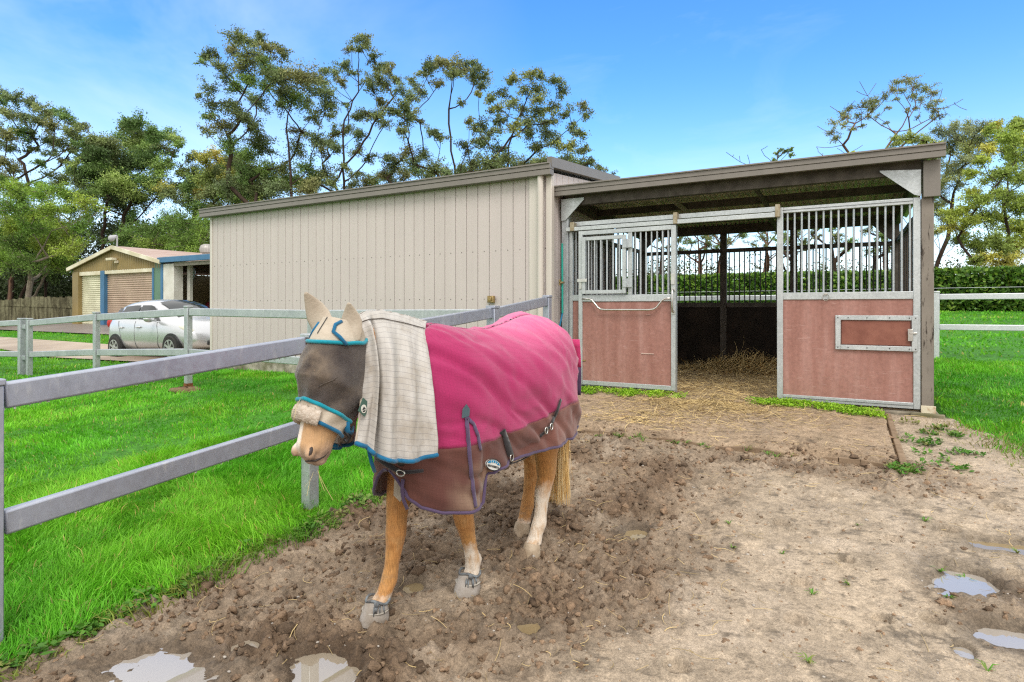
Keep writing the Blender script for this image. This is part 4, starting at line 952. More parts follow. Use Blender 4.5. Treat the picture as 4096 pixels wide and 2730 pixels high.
tree('gum_tree', 'bushy gum tree nearest the stable roof, rightmost of the four behind the shed', [(1738,760),(1742,640),(1770,560),(1815,450),(1865,330)],
  cl('1770,270,45 1850,250,50 1900,270,40 1980,300,45 2010,350,45 1890,330,50 1830,340,40 1710,370,45 1640,390,40 1680,430,50 1760,410,45 1880,390,50 1700,500,50 1820,450,50 1900,460,55 1970,430,50 2060,460,45 2130,420,40 2150,470,40 2080,530,45 2120,570,40 1650,560,50 1620,620,50 1700,640,50 1780,540,50 1860,570,50 1950,560,60 1990,620,60 1900,650,60 2050,640,50 2140,660,40 2170,720,40 2230,750,40 1640,720,60 1730,700,60 1830,720,50 2270,790,30 1760,300,35 2000,720,55 1920,720,55 1960,500,50 1850,520,50 2100,740,50 2060,720,40 1680,760,55 1590,600,45 1570,540,35'),
  38, A7, O7, OL+[(.11,.115,.035)], M['bark_dark'], r0=.27)
tree('gum_tree', 'low leafy gum filling the gap above the left end of the shed roof', [(420,960),(430,860),(470,760)],
  cl('150,800,60 210,770,60 270,720,60 330,700,60 390,760,65 450,790,60 510,820,60 570,830,55 640,820,55 250,860,65 330,870,65 410,880,60 480,880,60 180,880,65 120,860,60 300,780,55 740,820,45 690,860,50'),
  44, A7, O7, GG+OL[:3], M['bark_dark'], r0=.2, dens=1.25, RS=1.0)
tree('gum_tree', 'low spreading gum along the middle of the shed roof behind the taller gums', [(1280,860),(1290,790)],
  cl('1050,820,50 1120,800,50 1200,780,55 1260,770,50 1330,780,50 1400,760,50 1560,760,50 1630,750,50 1700,730,50 1800,740,50 1880,730,50 1000,830,45 930,840,45 1500,770,45 1960,730,45 2040,740,45 2120,740,40'),
  45, A7, O7, GG[:2]+OL, M['bark_dark'], r0=.18, dens=1.0, RS=.9)
AL, OLf = .6378, (0,300)
tree('gum_tree', 'tall spreading gum tree at the left edge behind the yellow green wattle', [(60,1420),(75,1100),(105,860),(180,680),(150,560)],
  cl('20,120,60 100,150,60 180,170,60 250,210,55 330,240,55 400,260,55 460,310,50 510,340,40 60,250,60 150,270,60 250,300,60 340,330,60 430,360,60 480,400,50 40,380,60 120,350,60 200,380,55 300,420,60 380,430,55 450,470,45 60,450,50 20,560,60 80,590,60 330,500,45 400,540,40 -40,160,60 -60,300,70 -40,450,70 500,450,40 200,470,40 260,560,40 30,640,50 570,420,35 -80,220,70'),
  46, AL, OLf, OL+GG[:1], M['bark_dark'], r0=.34, L=.2, Wd=.075)
tree('gum_tree', 'dense gum tree with several dark upright trunks behind the garage roof', [(770,990),(775,880),(860,720),(800,560)],
  cl('840,300,60 800,330,50 870,350,55 960,380,60 1030,390,60 1090,400,50 700,430,70 780,410,80 860,420,80 900,460,60 660,470,60 1000,460,55 640,540,70 720,540,75 830,560,80 920,560,80 1000,600,70 560,600,55 450,620,55 380,660,55 520,680,60 680,650,80 760,680,80 880,660,70 960,680,60 700,760,70 760,830,60 820,900,60 640,440,50 590,420,50 1110,440,35 1090,500,35 560,440,50 900,780,70 1000,740,60 640,720,60 560,760,60 480,560,40 1050,560,45'),
  44, AL, OLf, GG+OL[:2], M['bark_dark'], r0=.30, RS=1.0, L=.19, Wd=.075, dens=1.25)
tree('gum_tree', 'ochre tipped gum tree left of the shed roof behind the ventilator', [(1210,1010),(1230,900),(1290,780)],
  cl('1220,520,55 1280,530,55 1340,510,50 1150,610,50 1210,610,55 1280,650,60 1350,610,60 1400,640,60 1180,700,60 1260,720,60 1330,750,60 1400,740,60 1450,620,55 1500,700,60 1540,760,60 1300,830,60 1230,850,60 1130,700,55 1090,760,55 1460,760,60 1390,560,50 1550,650,60 1180,790,60 1360,860,60 1500,840,60 1040,720,50 1600,720,60 1620,800,60'),
  42, AL, OLf, YO+GG[:2]+OL[:2], M['bark_dark'], RS=1.0, r0=.24, L=.18, Wd=.07, dens=1.15)
tree('wattle_tree', 'low bright green wattle between the garage ventilator and the shed', [(1100,1200),(1080,1100),(1060,1040)],
  cl('800,1000,65 900,980,70 1000,960,70 1080,920,70 1150,930,75 1240,960,75 1300,1000,70 950,1060,70 1050,1060,75 1150,1060,75 1250,1080,70 860,1060,60 1330,1080,60 1320,930,60 1180,1010,70 1000,1010,60 740,1050,60 1400,1000,60 1400,1080,60'),
  37, AL, OLf, [(.10,.16,.03),(.13,.19,.035),(.08,.13,.03),(.15,.20,.04)], M['bark_pale'], r0=.16, L=.15, Wd=.045, dens=1.7, droop=.1, TB=.72)
tree('wattle_tree', 'yellow green feathery wattle with pale bare branches at the left behind the paling fence', [(170,1420),(190,1290),(240,1130),(320,980)],
  cl('50,720,75 120,760,75 200,740,75 300,740,70 400,760,70 480,770,65 540,800,60 100,850,75 220,860,75 330,850,75 450,850,70 560,880,60 60,950,80 180,960,80 300,980,75 420,960,70 520,960,60 100,1060,80 240,1080,80 360,1060,75 440,1100,70 60,1160,75 180,1180,75 300,1180,70 420,1180,65 -20,820,80 -30,1000,80 -20,1150,70 20,690,55 360,720,45 600,840,45 150,700,50 490,1060,55 250,700,50'),
  34, AL, OLf, BR, M['bark_pale'], r0=.22, L=.13, Wd=.05, dens=1.7, droop=.1, TB=.62, bare=[(500,870),(560,900),(640,830),(430,920),(380,960),(520,820)])
# dim trees and trunks close behind the paling fence
for i, (px, py, lean, m_) in enumerate(((60,1430,20,'bark_red'),(180,1440,60,'bark_pale'),(110,1440,150,'bark_dark'),(290,1440,-15,'bark_dark'),(640,1000,40,'bark_dark'))):
    LB = ['slim reddish trunked tree at the far left behind the paling fence','leaning pale trunk behind the paling fence','dark trunk slanting right behind the paling fence, left of the garage','upright dark trunk just left of the garage corner','dark limbed tree behind the garage gable']
    tree('forest_tree', LB[i], [(px,py),(px+lean*.4,py-130),(px+lean,py-300)], [(px+lean+random.uniform(-130,130), py-330-random.uniform(-130,200), 60) for _ in range(16)],
      39+i*1.3, AL, OLf, DK+GG[:1], M[m_], r0=.17, L=.18, Wd=.08, dens=1.5, group='trees behind the paling fence')
# right side
AR, ORt = .6378, (3100,250)
dome = cl('780,120,45 840,110,45 890,150,45 950,170,45 990,190,40 1020,250,35 1000,290,40 740,170,40 700,220,40 640,240,40 590,260,40 540,280,40 470,290,40 420,330,40 370,380,38 350,440,38 390,480,38 620,290,40 700,280,30 800,180,40 860,210,40 920,230,40 960,280,40 880,280,30 450,340,40 520,340,35 580,330,35 430,400,35 480,420,30 760,230,25 640,340,25 540,400,25 1030,330,30 980,350,30 900,350,22 820,300,22 700,380,22')
tree('gum_tree', 'dome shaped gum tree with bare dead twigs sticking out above the stable roof', [(690,640),(690,550),(760,450),(800,400),(850,270)], dome, 42, AR, ORt, [(.10,.11,.045),(.13,.13,.055),(.085,.095,.04),(.15,.15,.05)], M['bark_red'], r0=.26, L=.15, Wd=.05, dens=.8, spread=.4,
  bare=[(530,120),(510,180),(635,130),(500,240),(345,275),(265,400),(260,530),(1050,165),(1180,230),(1130,250),(1205,300),(270,560),(885,80),(720,110),(330,600),(300,570),(420,560),(1085,280),(480,560),(550,520),(390,540)])
tree('grey_gum', 'soft grey green tree standing right of the stable roof end', [(1010,1290),(1050,1180),(1085,1100),(1120,820)],
  cl('1050,430,50 1120,420,55 1200,410,50 1270,430,50 1150,490,60 1230,490,60 1100,540,60 1200,560,60 1270,520,50 1080,650,55 1150,680,50 1060,740,55 1200,620,50 1260,600,45 1020,600,50 1020,820,50 1060,880,45 1000,900,45 1030,960,40 1010,1060,40 1150,760,45 1300,470,45 1080,1000,45 1320,410,40 1380,400,35'),
  44, AR, ORt, [(.10,.115,.06),(.13,.14,.07),(.085,.10,.05),(.15,.16,.06)], M['bark_dark'], r0=.22, L=.16, Wd=.05, dens=1.2, RS=1.08,
  bare=[(1080,1120),(1130,1100),(1110,1170),(1140,1130),(1000,1120),(1030,1090)])
tree('gum_tree', 'small yellowish crown peeping over the stable roof below the dome shaped gum', [(900,640),(880,560)], cl('800,480,50 870,470,50 950,490,45 760,510,45 1000,500,35 840,500,40 480,570,25 920,520,40'), 36, AR, ORt, [(.20,.21,.05),(.16,.18,.045),(.12,.14,.04)], M['bark_dark'], r0=.14, L=.14, Wd=.05, dens=1.6)
tree('gum_tree', 'big yellow green tree at the right edge beyond the hedge', [(1500,1500),(1480,1250),(1440,900),(1470,650)],
  cl('1480,380,45 1530,410,50 1400,480,50 1480,470,60 1540,500,60 1350,540,50 1450,560,60 1530,590,60 1300,620,45 1350,720,50 1450,700,60 1540,720,60 1250,830,55 1330,840,60 1420,830,60 1500,860,60 1550,900,60 1200,920,55 1120,950,55 1200,1000,60 1300,960,60 1400,980,60 1480,1020,60 1540,1050,60 1180,1120,60 1260,1150,60 1340,1120,60 1420,1150,60 1500,1180,60 1450,1250,60 1350,1230,50 1560,1140,60 1620,500,70 1640,700,70 1640,900,70 1640,1100,70 1380,400,40 1340,430,35 1540,370,40 1120,1040,45 1240,700,40 1250,1250,45'),
  36, AR, ORt, [(.16,.18,.035),(.20,.21,.04),(.12,.15,.03),(.10,.125,.03),(.23,.21,.05)], M['bark_dark'], r0=.30, L=.16, Wd=.065, dens=1.5, RS=1.08)
# the trees seen through and over the stable
for (tx, lean, cs, ht, m_, lb) in ((2803,-8,24,60,'bark_red','thin reddish trunked gum left in the stable opening beyond the hedge'),(2852,50,26,70,'bark_red','leaning red brown gum trunk seen through the stable opening'),(3054,14,24,70,'bark_red','gum with a stout red trunk behind the hedge near the fixed panel'),
        (3160,20,24,60,'bark_dark','first gum seen through the barred panel beyond the hedge'),(3345,-16,24,55,'bark_dark','dark stemmed gum behind the middle of the barred panel'),(3490,12,18,60,'bark_dark','thin gum seen through the right of the barred panel'),(2640,10,20,70,'bark_dark','gum seen through the bars of the open door')):
    cs_ = [(tx+lean*1.2+random.uniform(-95,95), 930-ht*.6+random.uniform(-95,120), random.uniform(14,26)) for _ in range(cs)]
    tree('gum_tree', lb, [(tx,1240),(tx+lean*.3,1110),(tx+lean,1000),(tx+lean*1.3,900)], cs_, 41+random.uniform(-3,4), 1.0, (0,0), OL+GG[:2], M[m_], r0=.26, L=.14, Wd=.055, dens=.95, group='gums beyond the hedge')
tree('gum_tree', 'small leafy gum top with bare twigs showing above the middle of the stable roof', [(3120,720),(3080,640)], [(3110,612,16),(3140,604,18),(3160,622,14),(3095,640,12),(3165,600,12)], 40, 1, (0,0), GG, M['bark_dark'], r0=.10, L=.15, Wd=.06, dens=1.3, bare=[(2905,610),(2935,620),(2958,625),(3045,600),(3070,585),(3000,660),(2990,620)])
# distant woods that read as one mass
def woods():
    P0, T_ = [], []
    for _ in range(620):
        sx = random.uniform(-500, 830); sy = random.uniform(900, 1225)-.10*max(0, 500-sx)*0; Z = random.uniform(46, 62)
        q = np.array(W(sx, sy, Z)); r = random.uniform(.6,1.3); n = 110; c = np.array(random.choice(DK+DK+GG[2:3]))
        P0.append(q+RNG.normal(size=(n,3))*r*.55); T_.append(c*RNG.uniform(.6,1.3)*RNG.uniform(.75,1.25,(n,1)))
    for _ in range(420):
        sx = random.uniform(-500, 700); q = np.array(W(sx, random.uniform(1120,1235), random.uniform(47,60))); n = 120; c = np.array(random.choice(DK)); P0.append(q+RNG.normal(size=(n,3))*np.array([1.,1.,.6])*.75); T_.append(c*RNG.uniform(.6,1.5)*RNG.uniform(.75,1.25,(n,1)))
        sx = random.uniform(2450, 4500); Z = random.uniform(52, 66); q = np.array(W(sx, 1200-abs(random.gauss(0,1))*(75 if sx > 3700 else 60), Z)); n = 80; c = np.array(random.choice(GG+OL))
        P0.append(q+RNG.normal(size=(n,3))*.6); T_.append(c*RNG.uniform(.7,1.3)*RNG.uniform(.75,1.25,(n,1)))
    P0 = np.concatenate(P0); V, F = leaves(P0, .28, .13, .3)
    tag(np_mesh('woods', V, F, M['leaf'], cols=np.clip(np.repeat(np.concatenate(T_),4,0),.004,.6)), kind='stuff')
woods()
# ---- clipped hedge
hx0, hx1, hy0, hy1 = -18, 34, 29.6, 31.6
hedge = tag(empty('hedge', (8, 29.6, 1.38)), 'long clipped green hedge behind the white rail fence', 'hedge')
n = 66000; f = RNG.uniform(size=n); x = RNG.uniform(hx0,hx1,n); hb = G(x, np.full(n,30.)); ht = 3.05-.0*x+.05*fbm(x*.9,x*0,seed=9)+.03*fbm(x*5,x*0,seed=4)
fr = f < .7
y = np.where(fr, hy0+.10*fbm(x*1.4, RNG.uniform(0,1,n)*3, seed=3)+RNG.normal(size=n)*.09, RNG.uniform(hy0,hy1,n)); z = np.where(fr, hb+RNG.uniform(.02,1,n)*(ht-hb), ht+RNG.normal(size=n)*.05)
lump = fbm(x*2.2, z*2.6, seed=33)
y = y-.16*lump*fr
V, F = leaves(np.stack([x,y,z],1), .17, .11, .2)
tc = np.array([.075,.165,.02])*(1+.35*RNG.normal(size=(n,1)).clip(-1.5,1.8))
br = (RNG.uniform(size=n) < .24)[:,None]; tc = np.where(br, np.array([.19,.30,.035])*RNG.uniform(.8,1.2,(n,1)), tc)
o = np_mesh('foliage', V, F, M['leaf'], cols=np.clip(np.repeat(tc,4,0),.01,.6)); o.parent = hedge; o.location = -Vector(hedge.location)
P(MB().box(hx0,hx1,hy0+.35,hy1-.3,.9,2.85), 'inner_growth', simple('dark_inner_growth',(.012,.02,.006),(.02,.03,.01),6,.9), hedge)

# ---------------------------------------------------------------- grass
def grass(name, n, xr, yr, hgt, wid, cond, cols, seed, lean=.5, kind=True, ragged=None):
    r = np.random.default_rng(seed); x = r.uniform(*xr, n); y = r.uniform(*yr, n)
    ok = cond(x, y); X = (x*CS+y*SN); Zc = (-x*SN+y*CS); ok &= (Zc > 1.5) & (np.abs(X/np.maximum(Zc,.1)) < 1.02); x, y = x[ok], y[ok]; n = len(x)
    z = G(x, y)-.01
    tuft = fbm(x*2.0, y*2.0, oct=4, seed=seed+1); big = fbm(x*.7, y*.7, oct=3, seed=seed+2)
    h = hgt*np.exp(r.normal(0,.33,n))*(1+.9*np.maximum(tuft,-.5)); w = wid*r.uniform(.7,1.3,n)
    fa = fbm(x*1.6,y*1.6,oct=3,seed=seed+3)*7; a = fa+r.normal(0,.9,n); ln = lean*r.uniform(.3,1.5,n)
    dx, dy = np.cos(a), np.sin(a); b = r.uniform(0,2*PI,n); sx, sy = np.cos(b), np.sin(b)
    B = np.stack([x,y,z],1); D = np.stack([dx,dy,np.zeros(n)],1); Sd = np.stack([sx,sy,np.zeros(n)],1); U = np.array([0,0,1.])
    m_ = B+D*(h*ln*.35)[:,None]+U*(h*.6)[:,None]; t_ = B+D*(h*ln)[:,None]+U*(h*(1-.25*ln))[:,None]
    hw = Sd*(w/2)[:,None]
    V = np.stack([B-hw,B+hw,m_+hw*.85,m_-hw*.85,t_+hw*.12,t_-hw*.12],1).reshape(-1,3); i = (np.arange(n)*6)[:,None]
    F = np.concatenate([i+np.array([[0,1,2,3]]),i+np.array([[3,2,4,5]])])
    c = np.array(cols[0])*(1-np.clip(.5+tuft+.6*big,0,1))[:,None]+np.array(cols[1])*np.clip(.5+tuft+.6*big,0,1)[:,None]
    c = c*r.uniform(.72,1.3,(n,1)); dry = (r.uniform(size=n) < .035)[:,None]; c = np.where(dry, np.array([.40,.42,.12])*r.uniform(.6,1.2,(n,1)), c); yl = np.clip(.35+1.2*fbm(x*.9,y*.9,oct=4,seed=seed+9),0,1)[:,None]; c = c*(1+np.array([.55,.10,.2])*yl)
    o = np_mesh(name, V, F, M['grassm'], cols=np.clip(np.repeat(c,6,0),.01,.7)); tag(o, kind='stuff'); return o
GC = [(.065,.29,.012),(.155,.52,.026)]
lawn = lambda x, y: (yard_edge(x, y) < .0)|(x < -3.3)
nshed = lambda x, y: lawn(x,y) & ~((x > -11.2)&(x < -3.4)&(y > 7.2)) & (x < -3.0)
grass('lawn_grass', 260000, (-5.6,-2.9), (.6,4.2), .048, .0052, nshed, GC, 100)
grass('lawn_grass', 130000, (-10.5,-2.9), (1.6,7.26), .036, .009, lambda x,y: nshed(x,y)&~((x>-5.6)&(y<4.2)), GC, 101)
grass('lawn_grass', 70000, (-34,-10), (3.2,11), .04, .020, lambda x,y: (x<-10)&~((x>-11.2)&(y>7.2))&((y<7.55+.35*np.sin(x*.4)+.5*(x<-20))|((y>9.6-.02*(x+20))&(y<11.0))), [(.07,.29,.014),(.14,.44,.024)], 102)
rl = lambda x, y: (yard_edge(x,y) < .02+.35*RNG.uniform(size=len(x))**3)&(x > .95)
grass('lawn_grass', 120000, (.9,9), (5.3,13.5), .042, .010, lambda x,y: rl(x,y), GC, 103)
grass('lawn_grass', 90000, (-9,40), (13.4,29.6), .045, .035, lambda x,y: ~((x<1)&(y<11.6)), [(.07,.29,.014),(.14,.46,.024)], 104)
# ragged yellowing grass along the mud
grass('edge_grass', 16000, (-3.35,-2.75), (.7,6.8), .06, .006, lambda x,y: (np.abs(yard_edge(x,y)-.03) < .15*RNG.uniform(size=len(x))**.7), [(.20,.26,.05),(.12,.30,.025)], 105, .9)
grass('dry_grass', 14000, (.5,3.5), (4.6,7.6), .05, .006, lambda x,y: (np.abs(yard_edge(x,y)-.12) < .30*RNG.uniform(size=len(x))), [(.30,.25,.10),(.16,.24,.04)], 106, 1.0)
# broad leaved weeds and clover
def leafy(name, pts, rad, n, L, Wd, cols, flat=.35, up=.02):
    P0, T_ = [], []
    for (x, y), r in zip(pts, rad):
        k = max(3, int(n*r)); a = RNG.uniform(0,2*PI,k); q = np.sqrt(RNG.uniform(size=k))*r; px, py = x+q*np.cos(a), y+q*np.sin(a)
        zz = np.maximum(G(px,py), 0) if False else np.array([0.]*k)
        zz = yardza(px, py); zz = np.where(yard_edge(px,py) > -.12, zz, G(px,py))
        P0.append(np.stack([px,py,zz+RNG.uniform(.003,up,k)],1)); T_.append(np.array(random.choice(cols))*RNG.uniform(.7,1.35,(k,1)))
    P0 = np.concatenate(P0); n_ = len(P0); d = RNG.normal(size=(n_,3)); d[:,2] = np.abs(d[:,2])*flat; d /= np.linalg.norm(d,axis=1,keepdims=True)
    s = np.cross(d,np.array([0,0,1.])+RNG.normal(size=(n_,3))*.3); s /= np.linalg.norm(s,axis=1,keepdims=True); l = (L*RNG.uniform(.6,1.4,n_))[:,None]; w = (Wd*RNG.uniform(.7,1.3,n_))[:,None]
    V = np.stack([P0, P0+d*l*.35+s*w*.5, P0+d*l*.75+s*w*.4, P0+d*l, P0+d*l*.75-s*w*.4, P0+d*l*.35-s*w*.5],1).reshape(-1,3); i = (np.arange(n_)*6)[:,None]
    F = np.concatenate([i+np.array([[0,1,2,3]]), i+np.array([[0,3,4,5]])])
    return tag(np_mesh(name, V, F, M['grassm'], cols=np.clip(np.repeat(np.concatenate(T_),6,0),.01,.7)), kind='stuff')
CV = [(.30,.52,.03),(.22,.44,.025),(.36,.56,.05)]
pts = [(random.uniform(-3.2,-1.75), 7.32+random.uniform(-.10,.13)) for _ in range(60)]+[(x, 7.36-.06*math.sin(x*3)+random.uniform(-.11,.08)-.20*max(0,x+.1)**1.2*.6) for x in np.random.default_rng(3).uniform(-.95,.35,80)]
leafy('clover', pts, [random.uniform(.05,.12) for _ in pts], 900, .018, .016, CV, .5, .035)
WD = [(.07,.19,.02),(.10,.25,.03),(.16,.26,.05),(.20,.22,.06)]
pts = [(random.uniform(.42,.95), random.uniform(5.4,7.2)) for _ in range(26)]+[(.38+random.uniform(-.06,.1),5.42+random.uniform(-.1,.1)) for _ in range(10)]+[(-3.06+random.uniform(-.07,.10), random.uniform(1.0,5.2)) for _ in range(90)]
leafy('weeds', pts, [random.uniform(.03,.09) for _ in pts], 420, .035, .02, WD, .5, .03)
pts = [(random.uniform(-3,.3), 5.42+random.uniform(-.06,.05)) for _ in range(22)]+[(random.uniform(-.8,1.0),random.uniform(2,5)) for _ in range(12)]+[tuple(onZ(*q,.1)[:2]) for q in ((2930,2210),(3890,2350),(4070,2270),(3950,2680),(3250,2380),(3700,2150))]
grass_pts = pts
def sprigs():
    V, F, T_ = [], [], []
    for (x, y) in pts:
        z = yardz(x, y); big = random.uniform(.5,1.2)*(1.3 if y > 5.2 else .7)
        for _ in range(random.randint(5,12)):
            a = random.uniform(0,2*PI); L = .055*big*random.uniform(.6,1.4); w = .0035; d = Vector((math.cos(a),math.sin(a),0)); s = Vector((-d.y,d.x,0))*w; b = Vector((x,y,z-.004)); k = len(V)
            V += [b-s,b+s,b+d*L*.45+s+Vector((0,0,L*.6)),b+d*L*.45-s+Vector((0,0,L*.6)),b+d*L+s*.2+Vector((0,0,L*.55)),b+d*L-s*.2+Vector((0,0,L*.55))]
            F += [(k,k+1,k+2,k+3),(k+3,k+2,k+4,k+5)]; T_ += [np.array(random.choice(WD))*random.uniform(.8,1.5)]*6
    tag(np_mesh('grass_sprigs', np.array([tuple(v) for v in V]), np.array(F), M['grassm'], cols=np.clip(np.array(T_),0,1)), kind='stuff')
sprigs()
# ---------------------------------------------------------------- straw
t = NT('straw'); t.set(t.attr('tint'), .55, 0, .4); M['straw'] = t.m
def straw(name, n, fx, fz, Lr=(.06,.22), w=.0032, tilt=.25, bright=1.0):
    V, F, T_ = [], [], []
    for _ in range(n):
        x, y = fx(); z = fz(x, y); L = random.uniform(*Lr); a = random.uniform(0,2*PI); b = random.gauss(0,tilt); d = Vector((math.cos(a),math.sin(a),0)); s = Vector((-d.y,d.x,0)); cv = random.gauss(0,.25)*L; k = len(V); K = 4; c = np.array([.50,.37,.17])*random.uniform(.45,1.35)*bright
        ww = w*random.uniform(.6,1.4)
        for i in range(K+1):
            f = i/K-.5; p = Vector((x,y,z))+d*L*f+s*cv*(f*f*4)+Vector((0,0,abs(L*b)*(f+.5) if tilt > .3 else L*b*f+.004)); V += [p-s*ww/2, p+s*ww/2+Vector((0,0,ww*.5))]; T_ += [c,c]
        F += [(k+2*i,k+2*i+1,k+2*i+3,k+2*i+2) for i in range(K)]
    return tag(np_mesh(name, np.array([tuple(v) for v in V]), np.array(F), M['straw'], cols=np.clip(np.array(T_),0,.9)), kind='stuff')
_hc = {}
def yz(x, y):
    k = (round(x,2), round(y,2))
    if k not in _hc: _hc[k] = yardz(x, y)+random.uniform(.0,.015)
    return _hc[k]
def g2(cx, cy, sx, sy): return lambda: (random.gauss(cx,sx), min(random.gauss(cy,sy),7.45))
straw('straw', 2600, g2(-1.35,6.9,.5,.36), yz)
straw('straw', 420, g2(-1.7,6.2,.45,.28), yz, bright=1.1)
straw('straw', 150, lambda: (random.gauss(-1.95,.28), random.gauss(5.95,.08)), yz, bright=1.35)
straw('straw', 500, lambda: (random.uniform(-3,.9), random.uniform(4.4,7.3)), yz, (.04,.16), .0028)
straw('straw', 520, lambda: (random.uniform(-2.9,-.5), random.uniform(.95,4.0)), yz, (.03,.13), .0022, bright=.85)
straw('straw', 160, lambda: (random.uniform(-.5,1.6), random.uniform(1.8,5)), yz, (.03,.12), .0022, bright=.7)
straw('straw', 5200, lambda: (random.uniform(-3.3,.6), 7.62+3.5*random.random()), lambda x,y: .438+random.uniform(0,.02), (.08,.25), .0038, bright=1.3)
def pile(x, y): return .438+max(0,.22*math.exp(-(((x+1.35)/.75)**2+((y-10.75)/.42)**2)))*random.uniform(.3,1.1)
straw('straw', 2600, lambda: (random.gauss(-1.3,.65), min(random.gauss(10.7,.35),11.1)), pile, (.10,.28), .0042, .45, bright=1.3)
# ---------------------------------------------------------------- the horse in its rug, neck cover and fly mask
HC = (-.155, 3.295)          # camera-plane position of the middle of the body; it walks towards the photographer
HX = HC[0]*CS-HC[1]*SN; HY = HC[0]*SN+HC[1]*CS
hd_c = (-.591, -.806); HD = (hd_c[0]*CS-hd_c[1]*SN, hd_c[0]*SN+hd_c[1]*CS); HRZ = math.atan2(HD[1], HD[0]); HGZ = .10
horse = tag(empty('horse', (HX, HY, HGZ), HRZ), 'palomino horse walking in a pink and brown rug, beige neck cover and dark fly mask', 'horse')
def loc_px(px, py, y):
    """local (x,z) of a measured spot (half-size photo px) lying y to the left of the horse's middle plane"""
    k = (px-1176)/1347; x = ((HC[1]*k-HC[0])-y*(.591*k+.806))/(-.591+.806*k); Zc = HC[1]-.806*x-.591*y
    return x, CZ-HGZ-(py-705)/1347*Zc
def fabric(name, weave=900, rough=.75, bump=.12, col=None, sheen=.25):
    t = NT(name); v = t.co('Object')
    if col is None: c = t.attr('tint')
    else: c = t.ramp(t.noise(v, 5, 5, .6), [(.3, col), (.7, tuple(q*.78 for q in col))])
    g = t.ramp(t.noise(t.co('Object',(1,1,6)), 110, 3), [(.3,.88),(.7,1.1)])
    xy_ = t.sep(v); gl = t.math('MAXIMUM', t.math('LESS_THAN', t.math('FRACT', t.math('MULTIPLY', xy_[0], 74)), .16), t.math('LESS_THAN', t.math('FRACT', t.math('MULTIPLY', t.math('ADD', xy_[2], t.math('MULTIPLY', xy_[1], .6)), 74)), .16)); g = t.mix(t.math('MULTIPLY', gl, .16), g, (.35,.3,.35))
    t.set(t.mix(1.0, c, g, 'MULTIPLY'), rough, 0, .25); t.b.inputs['Sheen Weight'].default_value = sheen; t.b.inputs['Sheen Roughness'].default_value = .5
    t.bump(t.noise(v, 320, 2), bump, .002); return t
M['pink'] = fabric('pink_ripstop').m; M['brown'] = fabric('brown_ripstop').m
M['binding'] = fabric('purple_binding', col=(.085,.055,.115)).m; M['webbing'] = fabric('black_webbing', col=(.03,.027,.03)).m
M['teal'] = fabric('teal_binding', col=(.0,.27,.36)).m; M['blueb'] = fabric('blue_binding', col=(.005,.13,.27)).m
# ---- body: one continuous mesh
def hring(x, y, z, rx, ry, n=16, tilt=0):
    return [(x+rx*math.cos(2*PI*j/n), y+ry*math.sin(2*PI*j/n), z+tilt*math.cos(2*PI*j/n)) for j in range(n)]
LEGS = {
 'rf': [(.47,-.13,.95,.12,.07),(.50,-.125,.80,.09,.07),(.53,-.115,.64,.066,.053),(.555,-.10,.50,.054,.045),(.57,-.095,.41,.045,.04),(.58,-.09,.345,.045,.042),(.588,-.09,.29,.037,.035),(.607,-.09,.20,.0315,.029),(.625,-.09,.13,.037,.033),(.65,-.09,.09,.034,.032),(.682,-.09,.055,.04,.04)],
 'lf': [(.44,.14,.95,.12,.07),(.42,.135,.80,.09,.07),(.37,.12,.62,.064,.052),(.318,.105,.46,.051,.044),(.285,.10,.35,.045,.041),(.265,.10,.29,.037,.034),(.237,.10,.20,.031,.029),(.213,.10,.14,.040,.035),(.222,.10,.10,.034,.032),(.238,.10,.06,.039,.039)],
 'lh': [(-.34,.15,1.0,.2,.11),(-.37,.16,.82,.155,.10),(-.405,.15,.66,.10,.072),(-.43,.135,.53,.066,.05),(-.447,.125,.43,.056,.043),(-.432,.12,.37,.048,.04),(-.405,.12,.28,.036,.032),(-.388,.12,.20,.034,.031),(-.372,.12,.15,.044,.037),(-.337,.12,.10,.036,.034),(-.312,.12,.055,.041,.041)],
 'rh': [(-.46,-.15,1.0,.2,.11),(-.52,-.16,.82,.15,.10),(-.58,-.14,.66,.10,.072),(-.625,-.12,.53,.064,.05),(-.647,-.115,.43,.055,.043),(-.630,-.11,.36,.046,.039),(-.60,-.11,.25,.034,.031),(-.577,-.11,.15,.042,.036),(-.555,-.11,.105,.035,.033),(-.538,-.11,.06,.040,.040)]}
SEC = [((1.03,1.405),(.90,1.36),.066),((1.08,1.34),(.86,1.26),.092),((1.135,1.25),(.865,1.14),.105),((1.150,1.17),(.885,1.04),.106),((1.142,1.09),(.94,.98),.090),((1.150,1.02),(.99,.935),.074),((1.166,.95),(1.025,.88),.063),((1.180,.895),(1.040,.838),.063),((1.172,.855),(1.055,.818),.053),((1.135,.812),(1.085,.800),.030)]
